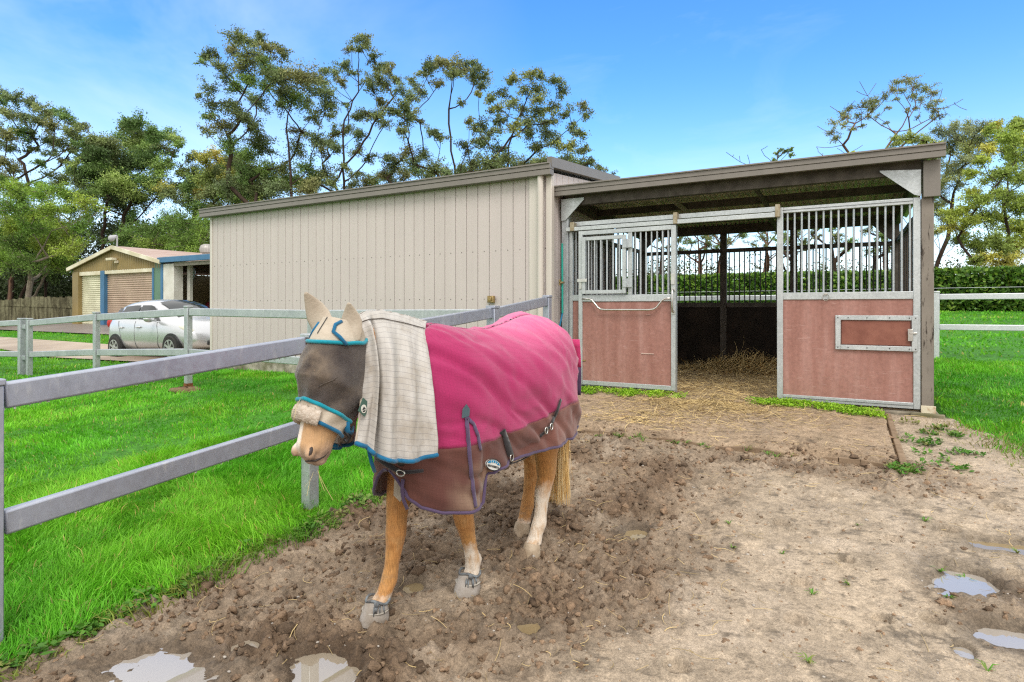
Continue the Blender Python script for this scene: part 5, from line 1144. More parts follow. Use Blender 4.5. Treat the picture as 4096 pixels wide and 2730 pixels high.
def hsec(s, th, grow=0.0):
    """point on the head: s along it (0 poll .. 9 lips), th 0 = face front, 90 = left side, 180 = jaw"""
    i = min(int(s), len(SEC)-2); f = s-i; f = f*f*(3-2*f)*.5+f*.5
    Fp = [SEC[i][0][a]*(1-f)+SEC[i+1][0][a]*f for a in (0,1)]; B = [SEC[i][1][a]*(1-f)+SEC[i+1][1][a]*f for a in (0,1)]; w = SEC[i][2]*(1-f)+SEC[i+1][2]*f
    c, sn = math.cos(th), math.sin(th); e = .82
    cc = math.copysign(abs(c)**e, c); ss = math.copysign(abs(sn)**e, sn)
    mx, mz = (Fp[0]+B[0])/2, (Fp[1]+B[1])/2; ax, az = (Fp[0]-B[0])/2, (Fp[1]-B[1])/2; L = math.hypot(ax, az)
    k = (L+grow)/L; nar = 1-.18*max(c,0)-.22*max(-c,0)
    return Vector((mx+ax*k*cc, (w*nar+grow)*ss, mz+az*k*cc))
b = MB()
b.ell((-.05,0,.98),(.64,.265,.30),28,16); b.ell((-.45,0,1.05),(.26,.25,.29),24,12); b.ell((.42,0,1.0),(.22,.22,.28),24,12)
rn = []
for x, z, r, fl_ in ((.30,1.04,.25,.8),(.50,1.10,.21,.7),(.68,1.17,.16,.65),(.83,1.25,.125,.62),(.94,1.30,.10,.65)):
    d = Vector((.8,0,.5)).normalized(); u = Vector((-d.z,0,d.x)); rn.append([Vector((x,0,z))+u*r*math.cos(2*PI*j/20)+Vector((0,1,0))*r*fl_*math.sin(2*PI*j/20) for j in range(20)])
b.loft(rn)
for L in LEGS.values(): b.loft([hring(q[0],q[1],q[2]-.012,q[3]*(1.2 if q[2] < .6 else 1.05),q[4]*(1.2 if q[2] < .6 else 1.05)) for q in L])
b.loft([[hsec(s, 2*PI*j/28) for j in range(28)] for s in np.linspace(0, 9, 40)])
for s in (1,-1):      # nostril rims, lips, hocks, joints
    b.ell((1.158,s*.046,.868),(.024,.018,.030),12,8,Matrix.Rotation(-.5,3,'Y')); b.ell((1.10,s*.02,.818),(.035,.028,.018),12,8)
b.ell((-.475,.125,.455),(.03,.024,.05),10,8); b.ell((-.675,-.115,.455),(.03,.024,.05),10,8)
for x,y,z,r in ((.602,-.09,.335,.036),(.305,.10,.342,.036),(.595,-.09,.12,.022),(.182,.10,.13,.024),(-.405,.12,.14,.027),(-.61,-.11,.14,.026)): b.ell((x,y,z),(r,r*.8,r),10,8)
for key, sgn in (('rf',1),('lf',1),('lh',1),('rh',1)):
    pts_ = [q for q in LEGS[key] if .12 < q[2] < (.33 if key[1] == 'f' else .42)]
    b.tube([(q[0]-q[3]*1.02, q[1], q[2]-.012) for q in pts_], [.012]*len(pts_), 8)                  # flexor tendon
    for q in pts_[:1]: b.ell((q[0]+q[3]*.9, q[1]+.012, q[2]+.01), (.014,.016,.03), 10, 8)
for x_,y_,z_ in ((.545,-.085,.50),(.345,.125,.52)): b.ell((x_+.03,y_,z_+.06),(.035,.035,.10),12,8)   # forearm muscle
t = NT('palomino_coat'); v = t.co('Object'); xyz = t.sep(v)
hair = t.noise(t.co('Object',(1,1,.12)), 150, 3, .6)
coat = t.ramp(t.noise(v, 5.5, 5, .6), [(.3,(.50,.26,.085)),(.55,(.42,.19,.055)),(.75,(.56,.33,.14))])
coat = t.mix(1.0, coat, t.ramp(hair,[(.28,.66),(.72,1.22)]), 'MULTIPLY')
edge = t.math('MULTIPLY', t.math('SUBTRACT', t.noise(v, 16, 4), .5), .16)
def band(zc, w, extra=None):
    f = t.math('DIVIDE', t.math('SUBTRACT', zc, t.math('ADD', xyz[2], edge)), w, True); return f
def gt(sock, a, w=.02): return t.math('DIVIDE', t.math('SUBTRACT', sock, a), w, True)
def lt(sock, a, w=.02): return t.math('DIVIDE', t.math('SUBTRACT', a, sock), w, True)
white = t.ramp(t.noise(t.co('Object',(1,1,.35)), 26, 5, .7), [(.36,(.50,.33,.19)),(.55,(.66,.57,.47))])
lo = lt(xyz[0], .9)
sock_l = t.math('MULTIPLY', t.math('MULTIPLY', band(.235,.05), gt(xyz[1],.03)), lo)                                      # white sock, left fore
hindl = t.math('MULTIPLY', t.math('MULTIPLY', band(.40,.10), gt(xyz[1],.03)), lt(xyz[0],-.2))
hindr = t.math('MULTIPLY', band(.10,.05), lt(xyz[0],-.2))
rf = t.math('MULTIPLY', band(.09,.05), lo)
m_ = t.math('MAXIMUM', t.math('MAXIMUM', sock_l, hindl), t.math('MAXIMUM', hindr, rf))
coat = t.mix(m_, coat, white)
mud_ = t.math('MULTIPLY', t.ramp(t.noise(v, 30, 5, .7), [(.50,0.0),(.62,1.0)]), band(.20,.16)); coat = t.mix(t.math('MULTIPLY', mud_, .65), coat, (.22,.16,.11))
# blaze down the nose, grey pink muzzle
yy = t.math('ABSOLUTE', t.math('ADD', t.math('ADD', xyz[1], .022), t.math('MULTIPLY', edge, .12)))
blaze = t.math('MULTIPLY', t.math('MULTIPLY', lt(yy, .030, .010), gt(xyz[0], 1.09)), gt(xyz[2], .86, .03)); coat = t.mix(t.math('MULTIPLY', gt(xyz[0], .95), .6), coat, (.50,.34,.20)); coat = t.mix(t.math('MULTIPLY', blaze, .9), coat, (.78,.70,.63))
mz = t.math('MULTIPLY', gt(xyz[0], .95), lt(t.math('ADD', xyz[2], t.math('MULTIPLY', edge,.4)), .90, .05)); coat = t.mix(t.math('MULTIPLY', mz, .8), coat, t.ramp(t.noise(v,22,4),[(.4,(.22,.16,.13)),(.62,(.46,.33,.25))]))
t.set(coat, .65, 0, .3); t.b.inputs['Sheen Weight'].default_value = .15
t.bump(t.math('ADD', hair, t.math('MULTIPLY', t.noise(v, 14, 3), 1.8)), .6, .006)
body = b.build('body', t.m, horse, smooth=180)
q = body.modifiers.new('r','REMESH'); q.mode = 'VOXEL'; q.voxel_size = .0066; q.use_smooth_shade = True
q = body.modifiers.new('s','SMOOTH'); q.factor = .5; q.iterations = 4
dk = simple('dark_skin', (.028,.020,.018), (.05,.035,.03), 20, .6)
for s in (1,-1):
    if True: MB().ell((1.163,s*.0475,.872),(.013,.0155,.024),14,10,Matrix.Rotation(-.45,3,'Y')).build('nostril', dk, body, smooth=180)
MB().tube([(1.165,.022,.832),(1.135,.048,.831),(1.10,.053,.842),(1.075,.052,.858)], [.003,.004,.004,.002], 6).build('mouth', dk, body, smooth=180)
# hooves and hoof boots
gr = simple('dusty_hoof_boot', (.36,.33,.30), (.24,.20,.16), 14, .8, 0, .2, .3); rag = simple('frayed_blue_cloth', (.20,.23,.25), (.07,.06,.055), 22, .9)
def hoof(x, y, z0, h, r0, r1, m, name, par=horse, fwd=.018):
    mb = MB(); mb.loft([[(x+fwd*(1-f)*.9-fwd*.5+r*1.08*math.cos(2*PI*j/22)*(1.08 if math.cos(2*PI*j/22) > 0 else .9), y+r*math.sin(2*PI*j/22), z0+h*f+(.012*math.cos(2*PI*j/22)*f)) for j in range(22)] for f, r in ((0,r0),(.25,r0*.99),(.6,(r0+r1)/2),(.92,r1),(1.0,r1*.93))])
    return mb.build(name, m, par, smooth=60)
for x, y, z0 in ((.706,-.09,-.034),(.256,.10,-.020)):
    o = hoof(x, y, z0, .088, .066, .050, gr, 'hoof_boot')
    rg = MB(); rg.tube([(x-.012+.053*math.cos(a)*1.06, y+.052*math.sin(a), z0+.092+.008*math.sin(3*a)+.010*math.cos(a)) for a in np.linspace(0,2*PI,24)], .0065, 6, False)
    for k in range(5):
        a = random.uniform(.2,1.5); p = Vector((x-.01+.058*math.cos(a), y+.056*math.sin(a), z0+.085)); e_ = p+Vector((.014*math.cos(a)+random.uniform(-.006,.01), .012*math.sin(a), -random.uniform(.02,.05)))
        rg.tube([p, (p+e_)/2+Vector((.008,.008,.01)), e_], [.004,.0045,.002], 5)
    rg.ell((x+.035,y+.045,z0+.10),(.012,.012,.014),8,6); rg.build('frayed_cuff', rag, o, smooth=180)
    MB().tube([(x+.058*math.cos(a), y+.060*math.sin(a), z0+.052) for a in np.linspace(-1.2,2.0,16)], .010, 6, True, .5).build('boot_strap', simple('grey_strap',(.42,.39,.34),(.3,.27,.23),18,.8), o, smooth=180)
hm = simple('pale_hoof', (.46,.37,.27), (.33,.25,.17), 18, .7, 0, .3, .2)
hoof(-.296,.12,-.024,.075,.055,.046,hm,'hoof'); hoof(-.522,-.11,-.014,.07,.053,.045,hm,'hoof')
# tail
V, F, T_ = [], [], []
for i in range(460):
    a = random.uniform(0,2*PI); r = math.sqrt(random.random()); x0, y0 = -.735+.03*r*math.cos(a), .03*r*math.sin(a); xe, ye = -.795+.05*r*math.cos(a)+random.gauss(0,.012), -.005+.085*r*math.sin(a)+random.gauss(0,.012); ze = .13+random.random()**2*.25; w = .004; k = len(V); c = np.array(random.choice([(.78,.52,.20),(.84,.62,.30),(.66,.40,.13),(.86,.68,.38)]))*random.uniform(.8,1.15); s = Vector((math.cos(a+1.2),math.sin(a+1.2),0)); K = 9; ph = random.uniform(0,6)
    for j in range(K+1):
        f = j/K; p = Vector((x0+(xe-x0)*f**.7-.05*math.sin(PI*min(1,f*1.3))*.8, y0+(ye-y0)*f**.6+.006*math.sin(ph+5*f), 1.16+(ze-1.16)*f)); ww = w*(1-.75*f); V += [p-s*ww, p+s*ww]; T_ += [c,c]
    F += [(k+2*j,k+2*j+1,k+2*j+3,k+2*j+2) for j in range(K)]
t = NT('flaxen_hair'); t.set(t.attr('tint'), .5, 0, .4)
tl = np_mesh('tail', np.array([tuple(v) for v in V]), np.array(F), t.m, horse, cols=np.array(T_))
MB().tube([(-.735,0,1.17),(-.80,.0,.95),(-.815,.006,.65),(-.80,.012,.36),(-.795,.012,.22)], [.035,.05,.058,.042,.008], 12, True, .75).build('tail_core', simple('flaxen_core',(.68,.44,.16),(.80,.56,.26),40,.6,stretch=(6,6,.3)), tl, smooth=180)
# ---- rug
OUT = np.array([(.715,0),(.705,.09),(.66,.165),(.56,.232),(.41,.287),(.2,.316),(0,.328),(-.2,.325),(-.38,.318),(-.53,.292),(-.66,.232),(-.75,.14),(-.785,0)])
SPN = np.array([(.47,1.335),(.465,1.34),(.45,1.35),(.43,1.36),(.37,1.362),(.2,1.335),(.02,1.322),(-.17,1.352),(-.35,1.392),(-.48,1.393),(-.575,1.365),(-.62,1.335),(-.645,1.315)])
ZW = np.array([.86,.87,.90,.93,.95,.93,.92,.96,1.02,1.03,1.0,.96,.94])
def cr(A, n):
    """smooth resampling of the control rows"""
    A = np.asarray(A, float); m = len(A); u = np.linspace(0, m-1, n); out = []
    for q in u:
        i = min(int(q), m-2); f = q-i; p = [A[max(0,min(m-1,i+d))] for d in (-1,0,1,2)]
        out.append(.5*((2*p[1])+(-p[0]+p[2])*f+(2*p[0]-5*p[1]+4*p[2]-p[3])*f*f+(-p[0]+3*p[1]-3*p[2]+p[3])*f**3))
    return np.array(out)
NV = 150
oc, scv, zw = cr(OUT,NV), cr(SPN,NV), cr(ZW[:,None],NV)[:,0]
oc[0,1] = oc[-1,1] = 0
def zhem(x, y):
    if x > .362: return float(np.interp(x,[.36,.45,.58,.66,.69,.705,.72],[.487,.482,.50,.535,.58,.64,.72]))+0
    if x > .335: return .487+(.36-x)/.025*.14
    return float(np.interp(x,[-.8,-.7,-.5,-.2,.1,.33],[.72,.68,.655,.662,.66,.625]))
def zseam(x): return float(np.interp(x,[-.8,-.6,-.34,.0,.24,.26,.55,.8],[.90,.895,.868,.828,.80,.79,.79,.80]))
def ridge(n, k=9): return (1-np.clip(np.abs(n)*1.6,0,1))**k
def foldd(x, z, s):
    x, z = np.asarray(x,float), np.asarray(z,float); o = 7.3 if s < 0 else 0
    a = x*.80+z*.6; c_ = -x*.6+z*.80          # folds run down and back from the withers
    w = .35*fbm(x*3+o, z*3, oct=2, seed=62)
    d = .022*fbm(c_*9.0+w*3+o, a*2.0, oct=3, seed=61)+.012*fbm(c_*20+w*5+o, a*3.0, oct=3, seed=66)+.006*fbm(x*14+o, z*3.5, oct=3, seed=63)+.007*fbm(x*4+o, z*4, oct=2, seed=64)
    d = d+.011*ridge(fbm(c_*5.5+w*2.2+o, a*1.3, oct=2, seed=67))*sstep(.3,.55,a)-.010*ridge(fbm(c_*7+w*3+o, a*1.6+3, oct=2, seed=68),7)+.006*ridge(fbm(x*6+o, z*5, oct=2, seed=69),8)*(x < -.2)
    d = d-.020*np.exp(-((c_-.66+.10*w)/.022)**2)*sstep(.2,.5,a)-.016*np.exp(-((c_-.80-.08*w)/.02)**2)+.014*np.exp(-((c_-.98+.1*w)/.03)**2)*(x < .1)
    d = d+.016*fbm(x*7+o, z*.8, oct=2, seed=65)*sstep(.95,.62,z)
    d = d-.018*np.exp(-((x-.352-.05*(.8-z))/.018)**2)*sstep(.85,.70,z)     # shoulder gusset
    return d
NA, NB, NC_ = 26, 8, 16
def profile(i, s):
    o, sp_, w = oc[i], scv[i], zw[i]; pts = []; H = zhem(*o); S_ = min(zseam(o[0]), w-.015)
    for k in range(NA+1):
        a = k/NA*PI/2; h = math.sin(a); c = math.cos(a)**.92
        pts.append((sp_[0]+(o[0]-sp_[0])*h, o[1]*h, w+(sp_[1]-w)*c))
    for k in range(1,NB+1): pts.append((o[0],o[1],w+(S_-w)*k/NB))
    for k in range(1,NC_+1):
        f = k/NC_; pts.append((o[0]*(1-.012*f*f), o[1]*(1-.05*f*f), S_+(H-S_)*f))
    return np.array(pts)
G0 = np.array([profile(i,1) for i in range(NV)])                  # (NV, rows, 3)
def displaced(s):
    P_ = G0.copy(); tu = np.gradient(P_,axis=0); tv = np.gradient(P_,axis=1); n = np.cross(tu,tv); l = np.linalg.norm(n,axis=2,keepdims=True); n = n/np.maximum(l,1e-6)
    flip = np.sign((n*(P_-np.array([0,0,.9]))).sum(2,keepdims=True)); n = n*np.where(flip == 0,1,flip)
    n[:,0] = (0,0,1)
    d = foldd(P_[...,0],P_[...,2],s)*np.clip(np.abs(P_[...,1])/.06,0,1)
    P_ = P_+n*d[...,None]; P_[...,1] *= s; return P_
PL, PR = displaced(1), displaced(-1)
def gridmesh(Ps, r0, r1, name, m, par, colf):
    V, F, C_ = [], [], []
    for P_ in Ps:
        Q = P_[:,r0:r1+1]; a, b_ = Q.shape[:2]; k = len(V); V += [tuple(p) for p in Q.reshape(-1,3)]; C_ += [colf(p) for p in Q.reshape(-1,3)]
        for i in range(a-1):
            for j in range(b_-1): F.append((k+i*b_+j,k+i*b_+j+1,k+(i+1)*b_+j+1,k+(i+1)*b_+j))
    o = np_mesh(name, np.array(V), np.array(F), m, par, True, np.array(C_))
    q = o.modifiers.new('w','WELD'); q.merge_threshold = .0015
    q = o.modifiers.new('t','SOLIDIFY'); q.thickness = .005; q.offset = -1
    return o
_n = lambda p, f, s: float(fbm(np.array([p[0]*f]),np.array([p[1]*f+p[2]*f]),seed=s,oct=4)[0])
def pinkc(p):
    f = min(1,max(0,.30+.9*_n(p,3,71))); pale_top = min(1,max(0,(p[2]-1.12)/.25))*min(1,max(0,(-p[0]+.25)/.4)); f = max(f*.5, pale_top*1.0)   # paler towards the top over the croup
    return (1-f)*np.array([.33,.017,.098])+f*np.array([.57,.12,.255])
def brownc(p):
    f = min(1,max(0,.5+.8*_n(p,3.5,72))); c = ((1-f)*np.array([.085,.028,.022])+f*np.array([.145,.058,.042]))*(1+.75*min(1,max(0,(.25-p[0])/.5)))
    m = max(0,_n(p,7,73)+.25)*max(0,1-abs(p[0]-.42)/.16)*max(0,1-abs(p[2]-.58)/.14)*1.6; m = min(.75,m); return c*(1-m)+np.array([.42,.31,.21])*m
rug = gridmesh((PL,PR),0,NA+NB,'rug',M['pink'],horse,pinkc)
low = gridmesh((PL,PR),NA+NB,NA+NB+NC_,'lower_panel',M['brown'],rug,brownc)
for P_ in (PL,PR):
    for i0, i1 in ((2,NV-1),):
        MB().tube([tuple(p) for p in P_[i0:i1,-1]], .0085, 6, True).build('hem_binding', M['binding'], rug, smooth=180)
# left surface lookup for straps and badges
def onrug(px, py, lift=.006):
    y = .30
    for _ in range(12):
        x, z = loc_px(px,py,y); d = np.hypot(PL[...,0]-x, PL[...,2]-z); i,j = np.unravel_index(np.argmin(d), d.shape); y = .5*y+.5*PL[i,j,1]
    x, z = loc_px(px,py,y); a = PL[min(i+1,NV-1),j]-PL[max(i-1,0),j]; b_ = PL[i,min(j+1,PL.shape[1]-1)]-PL[i,max(j-1,0)]; n = np.cross(a,b_); n = n/np.linalg.norm(n); n = n*np.sign(n[1] if abs(n[1]) > .05 else n[0])
    return Vector((x,y,z))+Vector(n)*lift, Vector(n)
def ribbon(name, pxs, w, m, par=rug, lift=.007, thick=.004, sub=6):
    pts = []
    for (a,b_),(c,d) in zip(pxs[:-1],pxs[1:]):
        for k in range(sub): f = k/sub; pts.append(onrug(a+(c-a)*f,b_+(d-b_)*f,lift))
    pts.append(onrug(*pxs[-1],lift)); L_, R_ = [], []
    for i,(p,n) in enumerate(pts):
        d = (pts[min(i+1,len(pts)-1)][0]-pts[max(i-1,0)][0]).normalized(); s = n.cross(d).normalized()*(w/2); L_.append(p-s); R_.append(p+s)
    return MB().grid([L_,[ (a+b_)/2 for a,b_ in zip(L_,R_)],R_]).build(name, m, par, smooth=180, solid=thick)
ribbon('gusset_binding', [(1070,958),(1074,1010),(1080,1075),(1086,1130),(1091,1166)], .020, M['binding'])
ribbon('gusset_binding', [(1071,958),(1086,975),(1096,1000),(1102,1035)], .016, M['binding'])
def badge(name, px, py, outline, m, par=rug, lift=.010, thick=.005, up=Vector((0,0,1)), roll=0):
    p, n = onrug(px,py,lift); r = n.cross(up).normalized(); u = r.cross(n).normalized(); c, s = math.cos(roll), math.sin(roll); r, u = -(r*c+u*s), (u*c-r*s)
    f = MB(); f.loft([[p+r*a+u*b_-n*thick/2 for a,b_ in outline],[p+r*a+u*b_+n*thick/2 for a,b_ in outline]]); return f.build(name, m, par), p, r, u, n
badge('gusset_patch', 1068, 945, [(-.019,-.030),(.019,-.022),(.019,.012),(0,.036),(-.019,.012)], fabric('slate_patch', col=(.07,.115,.14)).m)
ribbon('surcingle_tab', [(1152,988),(1161,1015),(1171,1044)], .034, M['webbing'], lift=.010)
ribbon('surcingle_tab', [(1285,918),(1277,945),(1264,973)], .020, M['webbing'], lift=.010)
ribbon('surcingle', [(1264,975),(1250,990),(1236,1003)], .016, M['webbing'], lift=.012)
p0, n0 = onrug(1172,1052,.012); x1, z1 = loc_px(1245,1015,.26)
MB().tube([p0, p0+Vector((-.02,-.02,-.035)), Vector((-.02,.24,.62)), Vector((-.15,.255,.64)), Vector((x1,.275,z1))], .010, 6, True, .35).build('belly_strap', M['webbing'], rug, smooth=180)
bk = MB()
for px,py in ((1172,1048),(1262,978),(1250,988)):
    p, n = onrug(px,py,.016); bk.tube([p+Vector((.014*math.cos(a),0,.018*math.sin(a))) for a in np.linspace(0,2*PI,14)], .0035, 6, False)
    bk.build('buckle', M['chrome'], rug, smooth=180); bk = MB()
# oval maker's badge with its raised lettering
ov = [(.056*math.cos(a), .0265*math.sin(a)) for a in np.linspace(0,2*PI,36,endpoint=False)]
RL = .36
o, bp, br_, bu, bn = badge('oval_badge', 1128, 1067, ov, simple('badge_white',(.72,.72,.70),(.62,.62,.60),12,.5), lift=.013, roll=RL)
def onb(a, b_, l): return bp+br_*a+bu*b_+bn*l
MB().tube([onb(.056*math.cos(a),.0265*math.sin(a),.0035) for a in np.linspace(0,2*PI,40)], .0022, 6, False).build('badge_rim', M['black'], o, smooth=180)
bl = [(.047*math.cos(a),.0215*math.sin(a)+.0) for a in np.linspace(.12,PI-.12,20)]+[(.028*math.cos(a), .004+.006*math.sin(a)) for a in np.linspace(PI,0,8)]
MB().loft([[onb(a,b_,.003) for a,b_ in bl],[onb(a,b_,.0042) for a,b_ in bl]]).build('blue_arch', simple('badge_blue',(.01,.22,.42),(.008,.18,.36),9,.5), o)
wl_ = MB()
for x0,x1_ in ((-.022,-.030),(-.008,-.010),(.008,.012),(.022,.032)): wl_.tube([onb(x0,.006,.0046),onb((x0+x1_)/2,.013,.0046),onb(x1_*.7,.020,.0046)], .0011, 5)
wl_.build('arch_lines', M['white_paint'], o)
def text(s, size, mat, par, org, rx, uy, nz, off):
    c = bpy.data.curves.new('lettering','FONT'); c.body = s; c.size = size; c.align_x = 'CENTER'; c.align_y = 'CENTER'; c.extrude = .0006; c.shear = .25
    tmp = bpy.data.objects.new('lettering_src', c); COL.objects.link(tmp); bpy.context.view_layer.update()
    me = bpy.data.meshes.new_from_object(tmp.evaluated_get(bpy.context.evaluated_depsgraph_get())); bpy.data.objects.remove(tmp)
    for v in me.vertices: q = v.co.copy(); v.co = org+rx*(q.x*off[2]+off[0])+uy*(q.y+off[1])+nz*(q.z+off[3])
    me.name = 'lettering'; o_ = finish(me, 'lettering', mat, par); return o_
text('WEATHERBEETA', .0150, M['black'], o, bp, br_, bu, bn, (0,-.0085,.80,.0040))
# chest straps: right flap, buckles and binding down the front opening
def chest(px, py, y): x, z = loc_px(px,py,y); return Vector((x,y,z))
cs = [chest(868,1050,-.06),chest(885,1062,.0),chest(905,1075,.06),chest(925,1084,.11),chest(950,1083,.155),chest(975,1080,.19)]
cs = [c+Vector((.012,.006,0)) for c in cs]
MB().tube(cs, [.013,.013,.012,.011,.010,.009], 6, True, .35).build('chest_strap', M['webbing'], rug, smooth=180)
p = cs[3]+Vector((.012,.006,0)); MB().tube([p+Vector((-.008*math.cos(a)*.5,.022*math.cos(a),.013*math.sin(a))) for a in np.linspace(0,2*PI,16)], .0035, 6, False).build('buckle', M['chrome'], rug, smooth=180)
p = chest(925,1062,.10); MB().ell(p+Vector((.01,0,0)),(.018,.018,.018),12,8).build('chest_toggle', M['bar_dark'], rug, smooth=180)
# opening at the front with the beige lining between two rounded flaps
ov_ = [chest(930,1100,.105),chest(928,1125,.10),chest(931,1145,.10),chest(940,1168,.115)]
MB().tube([o_+Vector((.016,.004,0)) for o_ in ov_], .009, 6).build('front_binding', M['binding'], rug, smooth=180)
# tail flap
fl_ = []
for i in range(9):
    f = i/8; fl_.append([(-.775-.035*math.sin(f*1.9)-.012*f, y*(1-.1*f), 1.235-.37*f) for y in np.linspace(-.15,.17,12)])
MB().grid(fl_[:5]).build('tail_flap', fabric('pink_flap',col=(.62,.05,.19)).m, rug, smooth=180, solid=.006)
MB().grid(fl_[4:]).build('tail_flap_lining', M['binding'], rug, smooth=180, solid=.006)
# ---- beige neck cover
ec = simple('worn_beige_cloth',(.50,.44,.36),(.40,.34,.27),9,.85,0,.15,.25,90)
t = NT('checked_canvas'); a = t.sep(t.attr('tint')); v = t.co('Object')
def lines(sock, per, w): 
    q = t.math('FRACT', t.math('DIVIDE', t.math('ADD', sock, t.math('MULTIPLY', t.math('SUBTRACT', t.noise(v,9,2),.5),.004)), per)); return t.math('LESS_THAN', q, w)
lnz = t.math('MAXIMUM', t.math('MULTIPLY', lines(a[1],.0235,.075), .62), t.math('MULTIPLY', lines(a[0],.0235,.06), .20))
cv_ = t.ramp(t.noise(v, 4.5, 6, .65), [(.28,(.385,.36,.325)),(.5,(.455,.435,.41)),(.72,(.32,.28,.23))])
st_ = t.ramp(t.noise(v, 13, 5, .7), [(.60,0.0),(.72,.45)]); cv_ = t.mix(st_, cv_, (.30,.245,.18))
t.set(t.mix(lnz, cv_, (.17,.16,.17)), .85, 0, .15); t.bump(t.noise(v, 300, 2), .15, .002); M['canvas'] = t.m
NU, NT_ = 90, 70
def cover(s):
    P_ = np.zeros((NU+1,NT_+1,3)); UV = np.zeros((NU+1,NT_+1,3))
    for i in range(NU+1):
        u = i/NU; xt = np.interp(u,[0,.25,.6,1],[.925,.80,.62,.455]); zt = np.interp(u,[0,.15,.35,.7,1],[1.398,1.428,1.434,1.405,1.376])
        xb = np.interp(u,[0,.3,.7,1],[.985,.90,.77,.665]); yb = np.interp(u,[0,.25,.6,1],[.10,.175,.225,.265]); zb = np.interp(u,[0,.12,.22,.45,.75,1],[.885,.865,.825,.792,.782,.795])
        for j in range(NT_+1):
            f = j/NT_; g = 1-(1-f)**2.2
            y = yb*(1-(1-min(1,f*1.02))**(3.2-1.2*u)); gb = max(0,1-u/.30); x = xt+(xb-xt)*((1-gb)*g**.80+gb*(.30*g+.70*f**4)); z = zt-(zt-zb)*(f**1.12)
            P_[i,j] = (x,y,z); UV[i,j] = (u*.42, f*.62+.03*math.sin(u*3), 0)
    x,y,z = P_[...,0],P_[...,1],P_[...,2]; uu = np.linspace(0,1,NU+1)[:,None]; ff = np.linspace(0,1,NT_+1)[None,:]
    amp = sstep(.04,.35,ff)
    d = .024*np.sin(uu*21+1.2*fbm(uu*3+0*ff,ff*2+0*uu,seed=82))*amp*(.45+.55*np.exp(-((uu-.2)/.3)**2))+.011*fbm(uu*7+0*ff,ff*3.2+0*uu,oct=3,seed=81)*amp+.005*fbm(uu*14+0*ff,ff*9+0*uu,oct=3,seed=84)
    d = d+.040*np.exp(-((uu-.150-.03*ff)/.030)**2)*sstep(.02,.15,ff)-.036*np.exp(-((uu-.225-.02*ff)/.020)**2)*sstep(.02,.15,ff)
    P_[...,1] = y+d*.9; P_[...,0] = x+d*.35; P_[...,1] *= s
    return P_, UV
CL, uv = cover(1); CR_, _ = cover(-1)
V = np.concatenate([CL.reshape(-1,3),CR_.reshape(-1,3)]); F = []; n1_ = (NU+1)*(NT_+1)
for k in (0,n1_):
    for i in range(NU):
        for j in range(NT_): a_ = k+i*(NT_+1)+j; F.append((a_,a_+1,a_+NT_+2,a_+NT_+1))
nc = np_mesh('neck_cover', V, np.array(F), M['canvas'], horse, True, np.concatenate([uv.reshape(-1,3)]*2))
q = nc.modifiers.new('w','WELD'); q.merge_threshold = .002
q = nc.modifiers.new('t','SOLIDIFY'); q.thickness = .004; q.offset = -1
for C_ in (CL,CR_):
    MB().tube([tuple(p) for p in C_[:,-1]], .010, 6, True).build('hem_binding', M['blueb'], nc, smooth=180)
    MB().tube([tuple(p) for p in C_[0,8:]], .005, 6, True).build('front_edging', ec, nc, smooth=180)
MB().tube([tuple(Vector(CL[i,6])+Vector((0,.003,.003))) for i in range(4,NU,2)], .0022, 5).build('seam', simple('dark_thread',(.10,.08,.07),(.07,.06,.05),30,.8), nc)
MB().tube([chest(846,1018,.10),chest(848,1040,.10),chest(853,1062,.105),chest(861,1086,.10)], .009, 6, True, .3).build('loose_tie', M['blueb'], nc, smooth=180)
lin = [chest(905,1050,.05)+Vector((.0,0,0)),chest(900,1140,.03),chest(915,1155,.06),chest(932,1130,.09),chest(930,1060,.10)]
MB().loft([[p_+Vector((-.016,0,0)) for p_ in lin],[p_+Vector((-.010,0,0)) for p_ in lin]]).build('lining_flap', simple('lining_cloth',(.34,.30,.24),(.26,.22,.17),9,.85), rug)
# ---- fly mask
ec = simple('worn_beige_cloth',(.50,.44,.36),(.40,.34,.27),9,.85,0,.15,.25,90)
t = NT('dark_fly_mesh'); v = t.co('Object')
c = t.ramp(t.noise(v, 7, 5, .6), [(.3,(.045,.036,.036)),(.5,(.085,.07,.064)),(.72,(.17,.135,.105))])
dust = t.ramp(t.noise(v, 24, 5, .7), [(.66,0.0),(.74,.8)]); dm = t.math('MULTIPLY', dust, t.math('MULTIPLY', gt(xyz[0],0) if False else t.math('GREATER_THAN', t.sep(v)[2], 1.19), t.math('LESS_THAN', t.sep(v)[2], 1.25)))
dz_ = t.math('MULTIPLY', t.math('MULTIPLY', gt(t.sep(v)[0], 1.06, .08), t.ramp(t.noise(v, 9, 5, .65), [(.38,0.0),(.62,.75)])), gt(t.sep(v)[2], 1.10, .10)); c = t.mix(dz_, c, (.25,.19,.135))
t.set(t.mix(dm, c, (.42,.23,.10)), .7, 0, .25); t.b.inputs['Sheen Weight'].default_value = .3
t.bump(t.noise(v, 13, 4, .6, 1.0), .55, .015)
tr_ = t.n('ShaderNodeBsdfTransparent'); mx_ = t.n('ShaderNodeMixShader'); mx_.inputs[0].default_value = .30; t.l(t.b.outputs[0], mx_.inputs[1]); t.l(tr_.outputs[0], mx_.inputs[2]); t.l(mx_.outputs[0], t.t.nodes['Material Output'].inputs[0])
fm = t.m
def mgrow(s, th):
    g = .013
    for sg in (1,-1):
        dth = (th-sg*1.12); g += .026*math.exp(-((s-2.75)/.55)**2-(dth/.42)**2)
    g += .006*math.sin(9*th+s*3)*math.exp(-((s-4)/1.6)**2)+.010*math.exp(-((s-3.1)/.7)**2-(th/.4)**2)
    return g
